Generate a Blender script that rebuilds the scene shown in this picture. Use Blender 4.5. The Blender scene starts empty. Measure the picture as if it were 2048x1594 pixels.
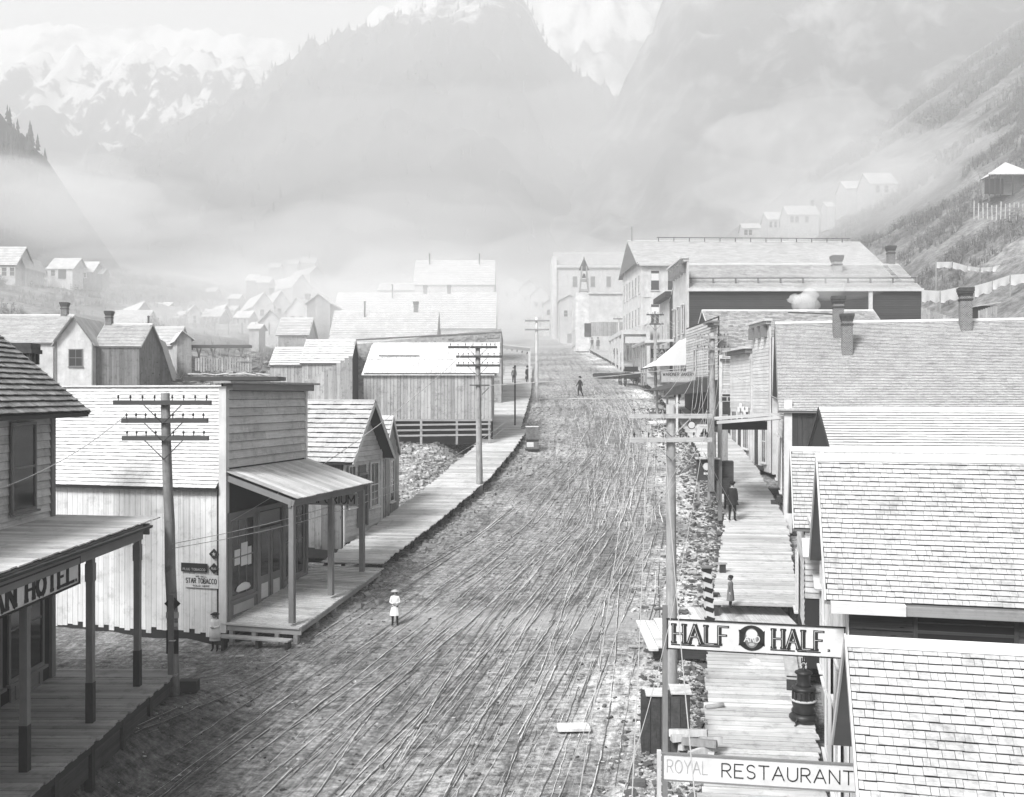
import bpy, bmesh, math, random
import numpy as np
from mathutils import Vector, Matrix, noise

# ------------------------------------------------------------------ camera, sky, sun, exposure
SC = bpy.context.scene
COL = SC.collection
cam_d = bpy.data.cameras.new("camera"); cam = bpy.data.objects.new("camera", cam_d); COL.objects.link(cam)
cam.location = (0, 0, 0); cam.rotation_euler = (math.radians(90), 0, 0)
cam_d.sensor_width = 36; cam_d.lens = 36 * 2000 / 2048; cam_d.shift_y = -7 / 2048
cam_d.clip_start = 0.1; cam_d.clip_end = 6000
SC.camera = cam
world = bpy.data.worlds.new("World"); SC.world = world; world.use_nodes = True
SUN_EL, SUN_AZ = math.radians(46), math.radians(-143)     # azimuth clockwise from +Y: behind left shoulder
SUN_STRENGTH, SKY_STRENGTH, EXPOSURE, HAZE = 1.9, 0.062, 1.55, 0.0010
nt = world.node_tree; nt.nodes.clear()
sky = nt.nodes.new("ShaderNodeTexSky"); sky.sky_type = 'NISHITA'; sky.sun_disc = False
sky.sun_elevation = SUN_EL; sky.sun_rotation = SUN_AZ; sky.dust_density = 4.0; sky.air_density = 1.2
bw = nt.nodes.new("ShaderNodeRGBToBW"); bg = nt.nodes.new("ShaderNodeBackground"); wo = nt.nodes.new("ShaderNodeOutputWorld")
nt.links.new(sky.outputs[0], bw.inputs[0]); nt.links.new(bw.outputs[0], bg.inputs[0])
bg.inputs[1].default_value = SKY_STRENGTH; nt.links.new(bg.outputs[0], wo.inputs[0])
sd = bpy.data.lights.new("sun", 'SUN'); sun = bpy.data.objects.new("sun", sd); COL.objects.link(sun)
sd.energy = SUN_STRENGTH; sd.angle = math.radians(16)
sdir = Vector((math.sin(SUN_AZ) * math.cos(SUN_EL), math.cos(SUN_AZ) * math.cos(SUN_EL), math.sin(SUN_EL)))
sun.rotation_euler = sdir.to_track_quat('Z', 'Y').to_euler()
SC.view_settings.view_transform = 'Standard'; SC.view_settings.look = 'None'
SC.view_settings.exposure = EXPOSURE; SC.view_settings.gamma = 1
SC.view_settings.use_curve_mapping = False
SC.cycles.volume_bounces = 3; SC.cycles.max_bounces = 6; SC.cycles.diffuse_bounces = 3
SC.cycles.use_denoising = True

R = random.Random(7)
F = 2000.0
def P(px, py, Y): return Vector(((px - 1024) / F * Y, Y, (790 - py) / F * Y))
def lerp_tab(tab, y):
    if y <= tab[0][0]:
        (a, b), (c, d) = tab[0], tab[1]
        return b + (d - b) * (y - a) / (c - a)
    for (a, b), (c, d) in zip(tab, tab[1:]):
        if y <= c: return b + (d - b) * (y - a) / (c - a)
    (a, b), (c, d) = tab[-2], tab[-1]
    return d + (d - b) * (y - c) / (c - a)
T_Z = [(-20,-11.6),(10,-9.8),(22,-8.84),(25,-8.5),(32,-7.75),(44,-6.1),(55,-4.4),(70,-2.2),(85,-.5),(100,1),(134,4.7),(175,9),(250,17.5),(330,24)]
T_C = [(-20,-9.5),(10,-4.9),(20,-3.1),(32,-.3),(45,3.0),(61,5.4),(73,6.3),(90,7.3),(118,7.6),(150,7.2),(205,5.9),(250,5)]
T_W = [(0,6.6),(45,6.6),(61,5.9),(90,5.6),(118,5.2),(150,4.5),(205,3.2),(250,2.6)]
T_RBZ = [(5,-10.1),(12,-9.6),(20,-8.95),(25,-8.3),(33,-7.0),(45,-5.6),(55,-4.1),(63,-2.9),(73,-1.5),(90,.4),(102,1.6),(125,4.1),(150,6.9),(205,12.3)]
T_RBL = [(5,.14),(24.3,4.7),(30.5,6.0),(45,9.6),(52,10.6),(61,11.3),(73,11.9),(90,12.9),(102,13.3),(125,12.6),(150,11.5),(205,8.9)]
T_RBR = [(5,2.77),(24,7.27),(45,12.25),(55,13.5),(63,14.1),(85,15.0),(115,14.9),(136,14.6),(150,13.6),(205,10.5)]
T_LBO = [(38.4,-5.0),(45,-3.15),(52.5,-1.2),(60,.1),(66,.95),(86,1.75),(118,2.4),(150,2.7)]
T_LBI = [(38.4,-7.35),(46,-5.4),(52,-4.0),(60,-2.4),(67,-1.6),(100,-.9),(150,-.4)]
def sm(a, b, x):
    t = max(0.0, min(1.0, (x - a) / (b - a))); return t * t * (3 - 2 * t)
def zst(Y):
    # smoothed street profile
    return .25 * lerp_tab(T_Z, Y - 3) + .5 * lerp_tab(T_Z, Y) + .25 * lerp_tab(T_Z, Y + 3)
def ground(X, Y):
    c, w = lerp_tab(T_C, min(Y, 250)), max(2.4, lerp_tab(T_W, min(Y, 250)))
    u = X - c; z = zst(Y)
    if u > 0:
        z -= .35 * sm(w - .8, w + .6, u) * (1 - sm(90, 130, Y))
        h = max(0.0, X - 31); z += .72 * (h - 2.0 * (1 - math.exp(-h / 2.0))) + min(1, h / 8) * (1.6 * noise.noise(Vector((X * .07, Y * .07, 4))) + .5 * noise.noise(Vector((X * .3, Y * .3, 6))))
    else:
        a = -u
        k_ = sm(5.2, 7.2, a) * (1 - sm(26, 31, Y)); z += k_ * (max(z, -8.05) - z + .25)
        z -= (.25 + .7 * sm(38, 46, Y) * (1 - sm(66, 80, Y))) * sm(w - .3, w + 2.5, a) * (1 - sm(85, 120, Y))
        h = max(0.0, -X - 15); z += .165 * h * sm(62, 124, Y)
        z += 1.15 * sm(50, 60, Y) * (1 - sm(64, 74, Y)) * sm(w + 2.2, w + 4.5, a) + .7 * sm(62, 80, Y) * (1 - sm(110, 130, Y)) * sm(18, 30, -X)
    return z

# ------------------------------------------------------------------ materials
MATS = {}
def nmat(name):
    m = bpy.data.materials.new(name); m.use_nodes = True; MATS[name] = m
    t = m.node_tree; b = t.nodes["Principled BSDF"]; b.inputs["Roughness"].default_value = .85
    b.inputs["Specular IOR Level"].default_value = .25
    return m, t, b
class N:
    def __init__(s, t): s.t = t
    def __call__(s, typ, **k):
        n = s.t.nodes.new("ShaderNode" + typ)
        for a, v in k.items(): setattr(n, a, v)
        return n
    def l(s, a, b): s.t.links.new(a, b)
    def math(s, op, a, b=None, clamp=False):
        n = s("Math", operation=op); n.use_clamp = clamp
        for i, v in enumerate((a, b)):
            if v is None: continue
            if isinstance(v, (int, float)): n.inputs[i].default_value = v
            else: s.l(v, n.inputs[i])
        return n.outputs[0]
    def mapping(s, src, scale, off=None):
        n = s("Mapping"); n.inputs["Scale"].default_value = scale; s.l(src, n.inputs["Vector"])
        if off is not None: s.l(off, n.inputs["Location"])
        return n.outputs[0]
    def noise(s, src, scale, detail=4, rough=.6):
        n = s("TexNoise"); n.inputs["Scale"].default_value = scale; n.inputs["Detail"].default_value = detail
        n.inputs["Roughness"].default_value = rough; s.l(src, n.inputs["Vector"]); return n.outputs["Fac"]
    def maprange(s, v, a, b, c, d):
        n = s("MapRange"); s.l(v, n.inputs[0])
        for i, x in enumerate((a, b, c, d)): n.inputs[i + 1].default_value = x
        return n.outputs[0]
    def gray(s, v):
        n = s("CombineColor")
        for i in range(3): s.l(v, n.inputs[i])
        return n.outputs[0]
def rnd_node(g):
    oi = g("ObjectInfo"); ge = g("NewGeometry")
    return g.math('FRACT', g.math('ADD', oi.outputs["Random"], ge.outputs["Random Per Island"]))
def wood(name, v, rnd=.3, grain=.3, dark=.0, knots=False, gx=2.0, gy=7.0, bump=.25):
    """weathered timber: grain runs along the UV u axis of every piece, each piece a tone of its own"""
    m, t, b = nmat(name); g = N(t)
    uv = g("TexCoord").outputs["UV"]; r = rnd_node(g)
    off = g("CombineXYZ"); g.l(g.math('MULTIPLY', r, 91.7), off.inputs[0]); g.l(g.math('MULTIPLY', r, 37.1), off.inputs[1])
    n1 = g.noise(g.mapping(uv, (gx, gy, 1), off.outputs[0]), 1.0, 5, .65)
    n2 = g.noise(g.mapping(uv, (gx * .8, gy * 3.2, 1), off.outputs[0]), 1.0, 3, .6)
    pos = g("NewGeometry").outputs["Position"]
    n3 = g.noise(pos, .9, 5, .65)
    f = g.math('ADD', 1 - rnd / 2, g.math('MULTIPLY', r, rnd))
    f = g.math('MULTIPLY', f, g.maprange(n1, .25, .75, 1 - grain, 1 + grain * .6))
    f = g.math('MULTIPLY', f, g.maprange(n2, .3, .7, 1 - grain * .5, 1 + grain * .3))
    f = g.math('MULTIPLY', f, g.maprange(n3, .3, .72, .86, 1.12))
    if dark:
        f = g.math('MULTIPLY', f, g.maprange(g.noise(pos, 2.3, 6, .75), .52, .66, 1, 1 - dark))
    if knots:
        k = g.noise(g.mapping(uv, (gx * 5, 3, 1), off.outputs[0]), 1.0, 1, .4)
        f = g.math('MULTIPLY', f, g.maprange(k, .68, .76, 1, .35))
    col = g.gray(g.math('MINIMUM', g.math('MULTIPLY', f, v), .86)); g.l(col, b.inputs["Base Color"])
    bp = g("Bump"); bp.inputs["Strength"].default_value = bump; bp.inputs["Distance"].default_value = .01
    g.l(n2, bp.inputs["Height"]); g.l(bp.outputs[0], b.inputs["Normal"])
    return m
def plain(name, v, var=.15, scale=2.0, rough=.85, metal=0, speck=0, bump=0):
    m, t, b = nmat(name); g = N(t); pos = g("NewGeometry").outputs["Position"]; r = rnd_node(g)
    f = g.maprange(g.noise(pos, scale, 5, .65), .3, .7, 1 - var, 1 + var)
    f = g.math('MULTIPLY', f, g.math('ADD', 1 - var / 2, g.math('MULTIPLY', r, var)))
    if speck: f = g.math('MULTIPLY', f, g.maprange(g.noise(pos, scale * 9, 3, .7), .55, .62, 1, 1 - speck))
    g.l(g.gray(g.math('MULTIPLY', f, v)), b.inputs["Base Color"])
    if bump:
        bp = g("Bump"); bp.inputs["Strength"].default_value = bump; bp.inputs["Distance"].default_value = .05
        g.l(g.noise(pos, scale * 3, 5, .7), bp.inputs["Height"]); g.l(bp.outputs[0], b.inputs["Normal"])
    b.inputs["Roughness"].default_value = rough; b.inputs["Metallic"].default_value = metal
    return m
wood("white_wash", .64, .22, .25, .28, gx=1.5, gy=4)
wood("white_board", .55, .18, .16, .25, gx=1.2, gy=3)
wood("clap_white", .56, .2, .2, .12, gx=3, gy=3)
wood("clap_raw", .5, .3, .22, .25, gx=4, gy=5)
wood("plank_raw", .38, .45, .35, .35, knots=True)
wood("plank_old", .200, .5, .45, .45, knots=True)
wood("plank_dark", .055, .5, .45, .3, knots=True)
wood("walk_plank", .49, .42, .3, .3, gx=2.5, gy=4)
wood("walk_dark", .26, .5, .3, .35, gx=2.5, gy=4)
wood("shingle_pale", .46, .16, .3, .3, gx=2, gy=2)
wood("shingle_mid", .45, .18, .3, .25, gx=2, gy=2)
wood("shingle_old", .38, .55, .4, .5, gx=2, gy=2)
wood("shingle_brown", .26, .6, .5, .3, gx=4, gy=2)
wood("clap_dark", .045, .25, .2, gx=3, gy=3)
wood("beam", .30, .3, .3, .2)
wood("beam_dark", .045, .3, .3)
wood("trim", .56, .12, .12)
wood("trim_gray", .18, .15, .15)
wood("pole_pale", .330, .1, .35, .3, gx=6, gy=3, bump=.5)
wood("pole_gray", .200, .1, .4, .4, gx=6, gy=3, bump=.5)
wood("crossarm", .075, .2, .3)
wood("firewood", .36, .7, .4, .3)
plain("stone", 0.300, .3, 3.0, bump=.8, speck=.3)
plain("brick", .14, .4, 6.0, speck=.2)
plain("brick_dark", .05, .4, 6.0)
plain("iron", .035, .25, 5, rough=.45, metal=.5)
plain("black_paint", .018, .1, 4)
plain("ink", .018, .1, 4)
plain("ink_soft", .33, .1, 4)
plain("sign_white", .54, .12, 5)
plain("sign_gray", .36, .1, 2)
plain("cloth_white", .68, .05, 1)
plain("cloth_gray", .13, .15, 3)
plain("cloth_dark", .016, .2, 5)
plain("skin", .42, .05, 5)
plain("soffit", .15, .08, 2)
plain("soil_dark", .09, .3, 3)
plain("dry_mud", .42, .5, 7.0)
plain("wet_mud", .085, .5, 6)
plain("rock", .25, .4, 4, bump=.6)
plain("chip", 0.420, .5, 4)
plain("foliage", .14, .5, 1.5)
plain("twig", .2, .5, 2)
plain("conifer", .05, .4, .2)
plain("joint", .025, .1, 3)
plain("wire", 0.380, .05, 3)
plain("canvas", 0.420, .08, 1.5)
def glassm():
    m, t, b = nmat("glass"); b.inputs["Base Color"].default_value = (.02, .02, .02, 1)
    b.inputs["Roughness"].default_value = .08; b.inputs["Specular IOR Level"].default_value = .6
glassm()
def brickm():
    m, t, b = nmat("brick_coursed"); g = N(t)
    co = g("TexCoord").outputs["Object"]; sx = g("SeparateXYZ"); g.l(co, sx.inputs[0])
    cb = g("CombineXYZ"); g.l(g.math('ADD', sx.outputs[0], sx.outputs[1]), cb.inputs[0]); g.l(sx.outputs[2], cb.inputs[1])
    br = g("TexBrick"); br.inputs["Scale"].default_value = 4.6; br.inputs["Mortar Size"].default_value = .03
    br.inputs["Color1"].default_value = (.05,) * 3 + (1,); br.inputs["Color2"].default_value = (.12,) * 3 + (1,)
    br.inputs["Mortar"].default_value = (.34,) * 3 + (1,); g.l(cb.outputs[0], br.inputs["Vector"])
    g.l(br.outputs["Color"], b.inputs["Base Color"])
brickm()
def streetm():
    m, t, b = nmat("street_mud"); g = N(t)
    uv = g("UVMap").outputs["UV"]; pos = g("NewGeometry").outputs["Position"]
    s = g("SeparateXYZ"); g.l(uv, s.inputs[0]); u, v = s.outputs[0], s.outputs[1]
    # wander of the wheel tracks
    w1 = g.noise(g.mapping(uv, (.10, .055, 1)), 1.0, 3, .55)
    uu = g.math('ADD', u, g.math('MULTIPLY', g.math('SUBTRACT', w1, .5), 3.2))
    def tracks(freq, lo, hi, stretch=.07, det=2, seed=0):
        c = g("CombineXYZ"); g.l(g.math('MULTIPLY', uu, freq), c.inputs[0]); g.l(g.math('MULTIPLY', v, stretch), c.inputs[1]); c.inputs[2].default_value = seed
        return g.maprange(g.noise(c.outputs[0], 1.0, det, .5), lo, hi, 0, 1)
    def lines(freq, width, stretch=.05, seed=0):
        c = g("CombineXYZ"); g.l(g.math('MULTIPLY', uu, freq), c.inputs[0]); g.l(g.math('MULTIPLY', v, stretch), c.inputs[1]); c.inputs[2].default_value = seed
        n = g.noise(c.outputs[0], 1.0, 1, .5)
        d = g.math('ABSOLUTE', g.math('SUBTRACT', n, .5))
        return g.maprange(d, 0, width, 1, 0)
    inroad = g.maprange(g.math('ABSOLUTE', u), 5.2, 6.6, 1, 0)
    # breaks each track into stretches
    brk = g.maprange(g.noise(g.mapping(uv, (1.3, .35, 1)), 1.0, 3, .6), .40, .56, 0, 1)
    L = g.math('MULTIPLY', lines(1.3, .010, .028, 3.1), brk)
    brk2 = g.maprange(g.noise(g.mapping(uv, (1.9, .5, 1)), 1.0, 4, .7), .46, .58, 0, 1)
    L = g.math('MAXIMUM', L, g.math('MULTIPLY', lines(2.8, .014, .07, 8.7), g.math('MULTIPLY', brk2, .8)))
    L = g.math('MAXIMUM', L, g.math('MULTIPLY', lines(.7, .005, .02, 14.2), g.math('ADD', .35, g.math('MULTIPLY', brk, .6))))
    L = g.math('MAXIMUM', L, g.math('MULTIPLY', tracks(6, .60, .70, .9, 5, 5.5), .5))
    ragged = g.maprange(g.noise(pos, 14, 4, .8), .38, .55, .35, 1)
    L = g.math('MULTIPLY', L, ragged)
    L = g.math('MULTIPLY', L, g.math('MULTIPLY', inroad, .45))
    dk = tracks(2.2, .52, .64, .09, 4, 21.0)
    fine = g.math('ADD', g.math('MULTIPLY', g.noise(g.mapping(uv, (1.5, 4.2, 1)), 1.0, 7, .8), .6), g.math('MULTIPLY', g.noise(g.mapping(uv, (4.5, .8, 1)), 1.0, 7, .75), .4))
    grit = g.noise(pos, 7, 4, .8)
    patch = g.noise(pos, .22, 4, .55)
    base = g.math('MULTIPLY', g.maprange(fine, .40, .60, .04, .34), g.maprange(grit, .35, .65, .55, 1.5))
    base = g.math('MULTIPLY', base, g.maprange(patch, .35, .65, .75, 1.35))
    base = g.math('MULTIPLY', base, g.math('SUBTRACT', 1, g.math('MULTIPLY', dk, g.math('MULTIPLY', inroad, .38))))
    # darker toward the near left, paler uphill
    sp = g("SeparateXYZ"); g.l(pos, sp.inputs[0])
    left_dark = g.math('MULTIPLY', g.maprange(u, -7.5, -1.0, 1, 0), g.maprange(g.math('ADD', v, g.math('MULTIPLY', patch, 8)), 27, 38, 1, 0))
    base = g.math('MULTIPLY', base, g.math('SUBTRACT', 1, g.math('MULTIPLY', left_dark, .8)))
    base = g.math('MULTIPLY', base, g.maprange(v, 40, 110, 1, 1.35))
    # grassy earth away from the street
    grass = g.math('MULTIPLY', g.maprange(g.noise(pos, 1.3, 7, .75), .35, .65, .06, .26), g.maprange(g.noise(pos, .12, 6, .7), .38, .62, .45, 1.4))
    gm = g.maprange(g.math('ABSOLUTE', u), 16, 26, 0, 1)
    base = g.math('ADD', g.math('MULTIPLY', base, g.math('SUBTRACT', 1, gm)), g.math('MULTIPLY', grass, gm))
    # dry dusty shoulder on the right of the wheel tracks
    dry = g.math('MULTIPLY', g.maprange(u, 2.6, 5.2, 0, 1), g.maprange(patch, .38, .6, .2, 1))
    base = g.math('MULTIPLY', base, g.math('ADD', 1, g.math('MULTIPLY', g.math('MULTIPLY', dry, g.maprange(u, 6.4, 7.2, 1, 0)), 1.0)))
    # litter of pale chips outside the wheel tracks
    chips = g("TexVoronoi"); chips.inputs["Scale"].default_value = 12; g.l(g.mapping(pos, (1, .7, 1)), chips.inputs["Vector"])
    ch = g.maprange(chips.outputs["Distance"], .12, .3, 1, 0)
    cm = g.maprange(g.noise(pos, .55, 4, .6), .46, .6, 0, .8)
    side = g.math('SUBTRACT', 1, g.math('MULTIPLY', inroad, .7))
    ch = g.math('MULTIPLY', g.math('MULTIPLY', ch, cm), g.math('MULTIPLY', side, g.math('SUBTRACT', 1, left_dark)))
    mx = g.math('MAXIMUM', g.math('MULTIPLY', L, g.math('SUBTRACT', 1, g.math('MULTIPLY', left_dark, .5))), ch)
    val = g.math('ADD', g.math('MULTIPLY', base, g.math('SUBTRACT', 1, mx)), g.math('MULTIPLY', mx, .40))
    # trodden dusty footpath across the street
    cr = g.math('ABSOLUTE', g.math('SUBTRACT', sp.outputs[1], g.math('ADD', g.math('MULTIPLY', g.math('ADD', sp.outputs[0], -2), -.03), g.math('ADD', 32.7, g.math('MULTIPLY', patch, 1.5)))))
    crm = g.math('MULTIPLY', g.maprange(cr, .3, 1.6, .85, 0), g.maprange(u, -7.5, 1, .25, 1))
    crm = g.math('MULTIPLY', crm, g.maprange(u, 8, 9, 1, 0))
    val = g.math('ADD', g.math('MULTIPLY', val, g.math('SUBTRACT', 1, crm)), g.math('MULTIPLY', crm, g.maprange(fine, .3, .7, .22, .36)))
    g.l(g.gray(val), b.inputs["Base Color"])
    bp = g("Bump"); bp.inputs["Strength"].default_value = .7; bp.inputs["Distance"].default_value = .08
    g.l(g.math('ADD', g.math('ADD', fine, g.math('MULTIPLY', grit, .5)), g.math('MULTIPLY', L, -.5)), bp.inputs["Height"]); g.l(bp.outputs[0], b.inputs["Normal"])
    b.inputs["Roughness"].default_value = .95
streetm()
def hillm(name, dark, lite, thr, scale, zsnow=None, wid=.06):
    m, t, b = nmat(name); g = N(t); pos = g("NewGeometry").outputs["Position"]
    s = g("SeparateXYZ"); g.l(pos, s.inputs[0])
    n = g.noise(g.mapping(pos, (1, 1, .45)), scale, 9, .68); n2 = g.noise(pos, scale * .22, 4, .6)
    f = g.math('ADD', n, g.math('MULTIPLY', g.math('SUBTRACT', n2, .5), .7))
    if zsnow: f = g.math('ADD', f, g.maprange(s.outputs[2], zsnow[0], zsnow[1], -.25, .25))
    k = g.maprange(f, thr - wid, thr + wid, 0, 1)
    d = g.math('MULTIPLY', g.maprange(g.noise(pos, scale * 6, 4, .7), .3, .7, .6, 1.5), dark)
    g.l(g.gray(g.math('ADD', g.math('MULTIPLY', d, g.math('SUBTRACT', 1, k)), g.math('MULTIPLY', k, lite))), b.inputs["Base Color"])
    b.inputs["Roughness"].default_value = 1
hillm("forest", .04, .22, .57, .055, wid=.10)
hillm("forest_dark", .03, .06, .6, .08)
hillm("forest_snow", .04, .5, .69, .05, (120, 290), wid=.08)
hillm("snow_rock", .05, .5, .53, .06, (60, 330), .02)
hillm("snow_field", .17, .46, .47, .035)
M_ = MATS

# ------------------------------------------------------------------ object helpers
def link(o, parent=None):
    COL.objects.link(o)
    if parent is not None: o.parent = parent
    return o
def tag(o, label=None, cat=None, group=None, kind=None):
    if label: o["label"] = label
    if cat: o["category"] = cat
    if group: o["group"] = group
    if kind: o["kind"] = kind
    return o
def thing(name, label, cat, loc, rz=0, group=None):
    o = bpy.data.objects.new(name, None); link(o); o.location = loc; o.rotation_euler = (0, 0, rz)
    o.empty_display_size = .2
    return tag(o, label, cat, group)
BV = [(-.5,-.5,-.5),(.5,-.5,-.5),(.5,.5,-.5),(-.5,.5,-.5),(-.5,-.5,.5),(.5,-.5,.5),(.5,.5,.5),(-.5,.5,.5)]
BF = [(3,2,1,0),(4,5,6,7),(0,1,5,4),(2,3,7,6),(1,2,6,5),(3,0,4,7)]
BVn = np.array([v + (1,) for v in BV])
def uv_of(v, f):   # u along x, v along the other axis of the face
    if f < 2: return (v[0] + .5, v[1] + .5)
    if f < 4: return (v[0] + .5, v[2] + .5)
    return (v[1] + .5, v[2] + .5)
BUV = np.array([uv_of(BV[i], k) for k, f in enumerate(BF) for i in f])
_unit = {}
def unit_box(mat):
    if mat not in _unit:
        me = bpy.data.meshes.new("box_" + mat); me.from_pydata(BV, [], BF)
        uvl = me.uv_layers.new(name="UVMap"); uvl.data.foreach_set("uv", BUV.ravel())
        me.materials.append(M_[mat]); _unit[mat] = me
    return _unit[mat]
def BX(c, s, ax=None):
    """matrix of a box: centre c, size s, ax = optional 3x3 of unit axes (columns)"""
    m = Matrix.Diagonal((s[0], s[1], s[2], 1))
    if ax is not None:
        r = Matrix(((ax[0][0], ax[1][0], ax[2][0]), (ax[0][1], ax[1][1], ax[2][1]), (ax[0][2], ax[1][2], ax[2][2]))).to_4x4()
        m = r @ m
    return Matrix.Translation(c) @ m
def joined(name, mats, mat, parent=None, kind=None):
    """many boxes as one mesh"""
    n = len(mats)
    if n == 0: return None
    A = np.array([np.array(m) for m in mats]); V = np.einsum('nij,kj->nki', A, BVn)[:, :, :3].reshape(-1, 3)
    fc = np.array(BF); Fs = (fc[None] + (np.arange(n) * 8)[:, None, None]).reshape(-1, 4)
    me = bpy.data.meshes.new(name); me.from_pydata(V.tolist(), [], Fs.tolist())
    uvl = me.uv_layers.new(name="UVMap"); uvl.data.foreach_set("uv", np.tile(BUV, (n, 1)).ravel())
    me.materials.append(M_[mat])
    o = link(bpy.data.objects.new(name, me), parent)
    if kind: o["kind"] = kind
    return o
def box(name, c, s, mat, parent=None, ax=None):
    if parent is not None or True:
        o = bpy.data.objects.new(name, unit_box(mat)); link(o, parent)
        o.matrix_basis = BX(Vector(c), s, ax); return o
def pieces(parent, name, mats, mat, limit=300):
    for m in mats[:limit]:
        o = bpy.data.objects.new(name, unit_box(mat)); COL.objects.link(o); o.parent = parent; o.matrix_basis = m
    if len(mats) > limit: joined(name + "_field", mats[limit:], mat, parent, "stuff")
def mesh(name, V, Fs, mat, parent=None, smooth=False, uv=None):
    me = bpy.data.meshes.new(name); me.from_pydata([tuple(v) for v in V], [], Fs)
    for mm in (mat if isinstance(mat, list) else [mat]): me.materials.append(M_[mm])
    if uv is None:
        l = me.uv_layers.new(name="UVMap")
        for p in me.polygons:
            n = p.normal
            for li in p.loop_indices:
                v = me.vertices[me.loops[li].vertex_index].co
                if abs(n.z) > .5: l.data[li].uv = (v.x * .4, v.y * .4)
                elif abs(n.x) > abs(n.y): l.data[li].uv = (v.z * .4, v.y * .4)
                else: l.data[li].uv = (v.z * .4, v.x * .4)
    if smooth: me.polygons.foreach_set("use_smooth", [True] * len(me.polygons))
    return link(bpy.data.objects.new(name, me), parent)
def prism(name, poly, org, ux, uy, th, mat, parent=None):
    """polygon (list of 2D) in the plane org+ux,uy pushed th along ux x uy"""
    org, ux, uy = Vector(org), Vector(ux), Vector(uy); n = ux.cross(uy).normalized() * th
    a = sum(poly[i][0] * poly[(i + 1) % len(poly)][1] - poly[(i + 1) % len(poly)][0] * poly[i][1] for i in range(len(poly)))
    if a < 0: poly = poly[::-1]
    if th < 0: poly = poly[::-1]
    k = len(poly); V = [org + ux * p[0] + uy * p[1] for p in poly]; V += [v + n for v in V]
    Fs = [tuple(range(k))[::-1], tuple(range(k, 2 * k))] + [(i, (i + 1) % k, k + (i + 1) % k, k + i) for i in range(k)]
    return mesh(name, V, Fs, mat, parent)
def tube(name, pts, rad, mat, parent=None, seg=6, smooth=True, cap=True):
    pts = [Vector(p) for p in pts]; rads = rad if isinstance(rad, (list, tuple)) else [rad] * len(pts)
    V, Fs = [], []
    for i, p in enumerate(pts):
        d = (pts[min(i + 1, len(pts) - 1)] - pts[max(i - 1, 0)]).normalized()
        a = d.cross(Vector((0, 0, 1)) if abs(d.z) < .9 else Vector((0, 1, 0))).normalized(); b = d.cross(a)
        for k in range(seg):
            t = 2 * math.pi * k / seg; V.append(p + (a * math.cos(t) + b * math.sin(t)) * rads[i])
    for i in range(len(pts) - 1):
        for k in range(seg):
            k2 = (k + 1) % seg; Fs.append((i * seg + k, i * seg + k2, (i + 1) * seg + k2, (i + 1) * seg + k))
    if cap: Fs += [tuple(range(seg))[::-1], tuple((len(pts) - 1) * seg + k for k in range(seg))]
    o = mesh(name, V, Fs, mat, parent, smooth)
    n = len(pts); l = o.data.uv_layers[0]
    for p in o.data.polygons:
        for li in p.loop_indices:
            vi = o.data.loops[li].vertex_index; l.data[li].uv = ((vi // seg) / n * 2, (vi % seg) / seg)
    return o
def lathe(name, prof, mat, parent=None, seg=16, c=(0, 0, 0), sx=1, sy=1, flute=0, nf=8):
    V, Fs = [], []
    for r, z in prof:
        for k in range(seg):
            t = 2 * math.pi * k / seg; rr = r * (1 + flute * math.cos(nf * t))
            V.append((c[0] + rr * math.cos(t) * sx, c[1] + rr * math.sin(t) * sy, c[2] + z))
    for i in range(len(prof) - 1):
        for k in range(seg):
            k2 = (k + 1) % seg; Fs.append((i * seg + k, i * seg + k2, (i + 1) * seg + k2, (i + 1) * seg + k))
    Fs += [tuple(range(seg))[::-1], tuple((len(prof) - 1) * seg + k for k in range(seg))]
    return mesh(name, V, Fs, mat, parent, True)
EX, EY, EZ = Vector((1, 0, 0)), Vector((0, 1, 0)), Vector((0, 0, 1))

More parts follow.
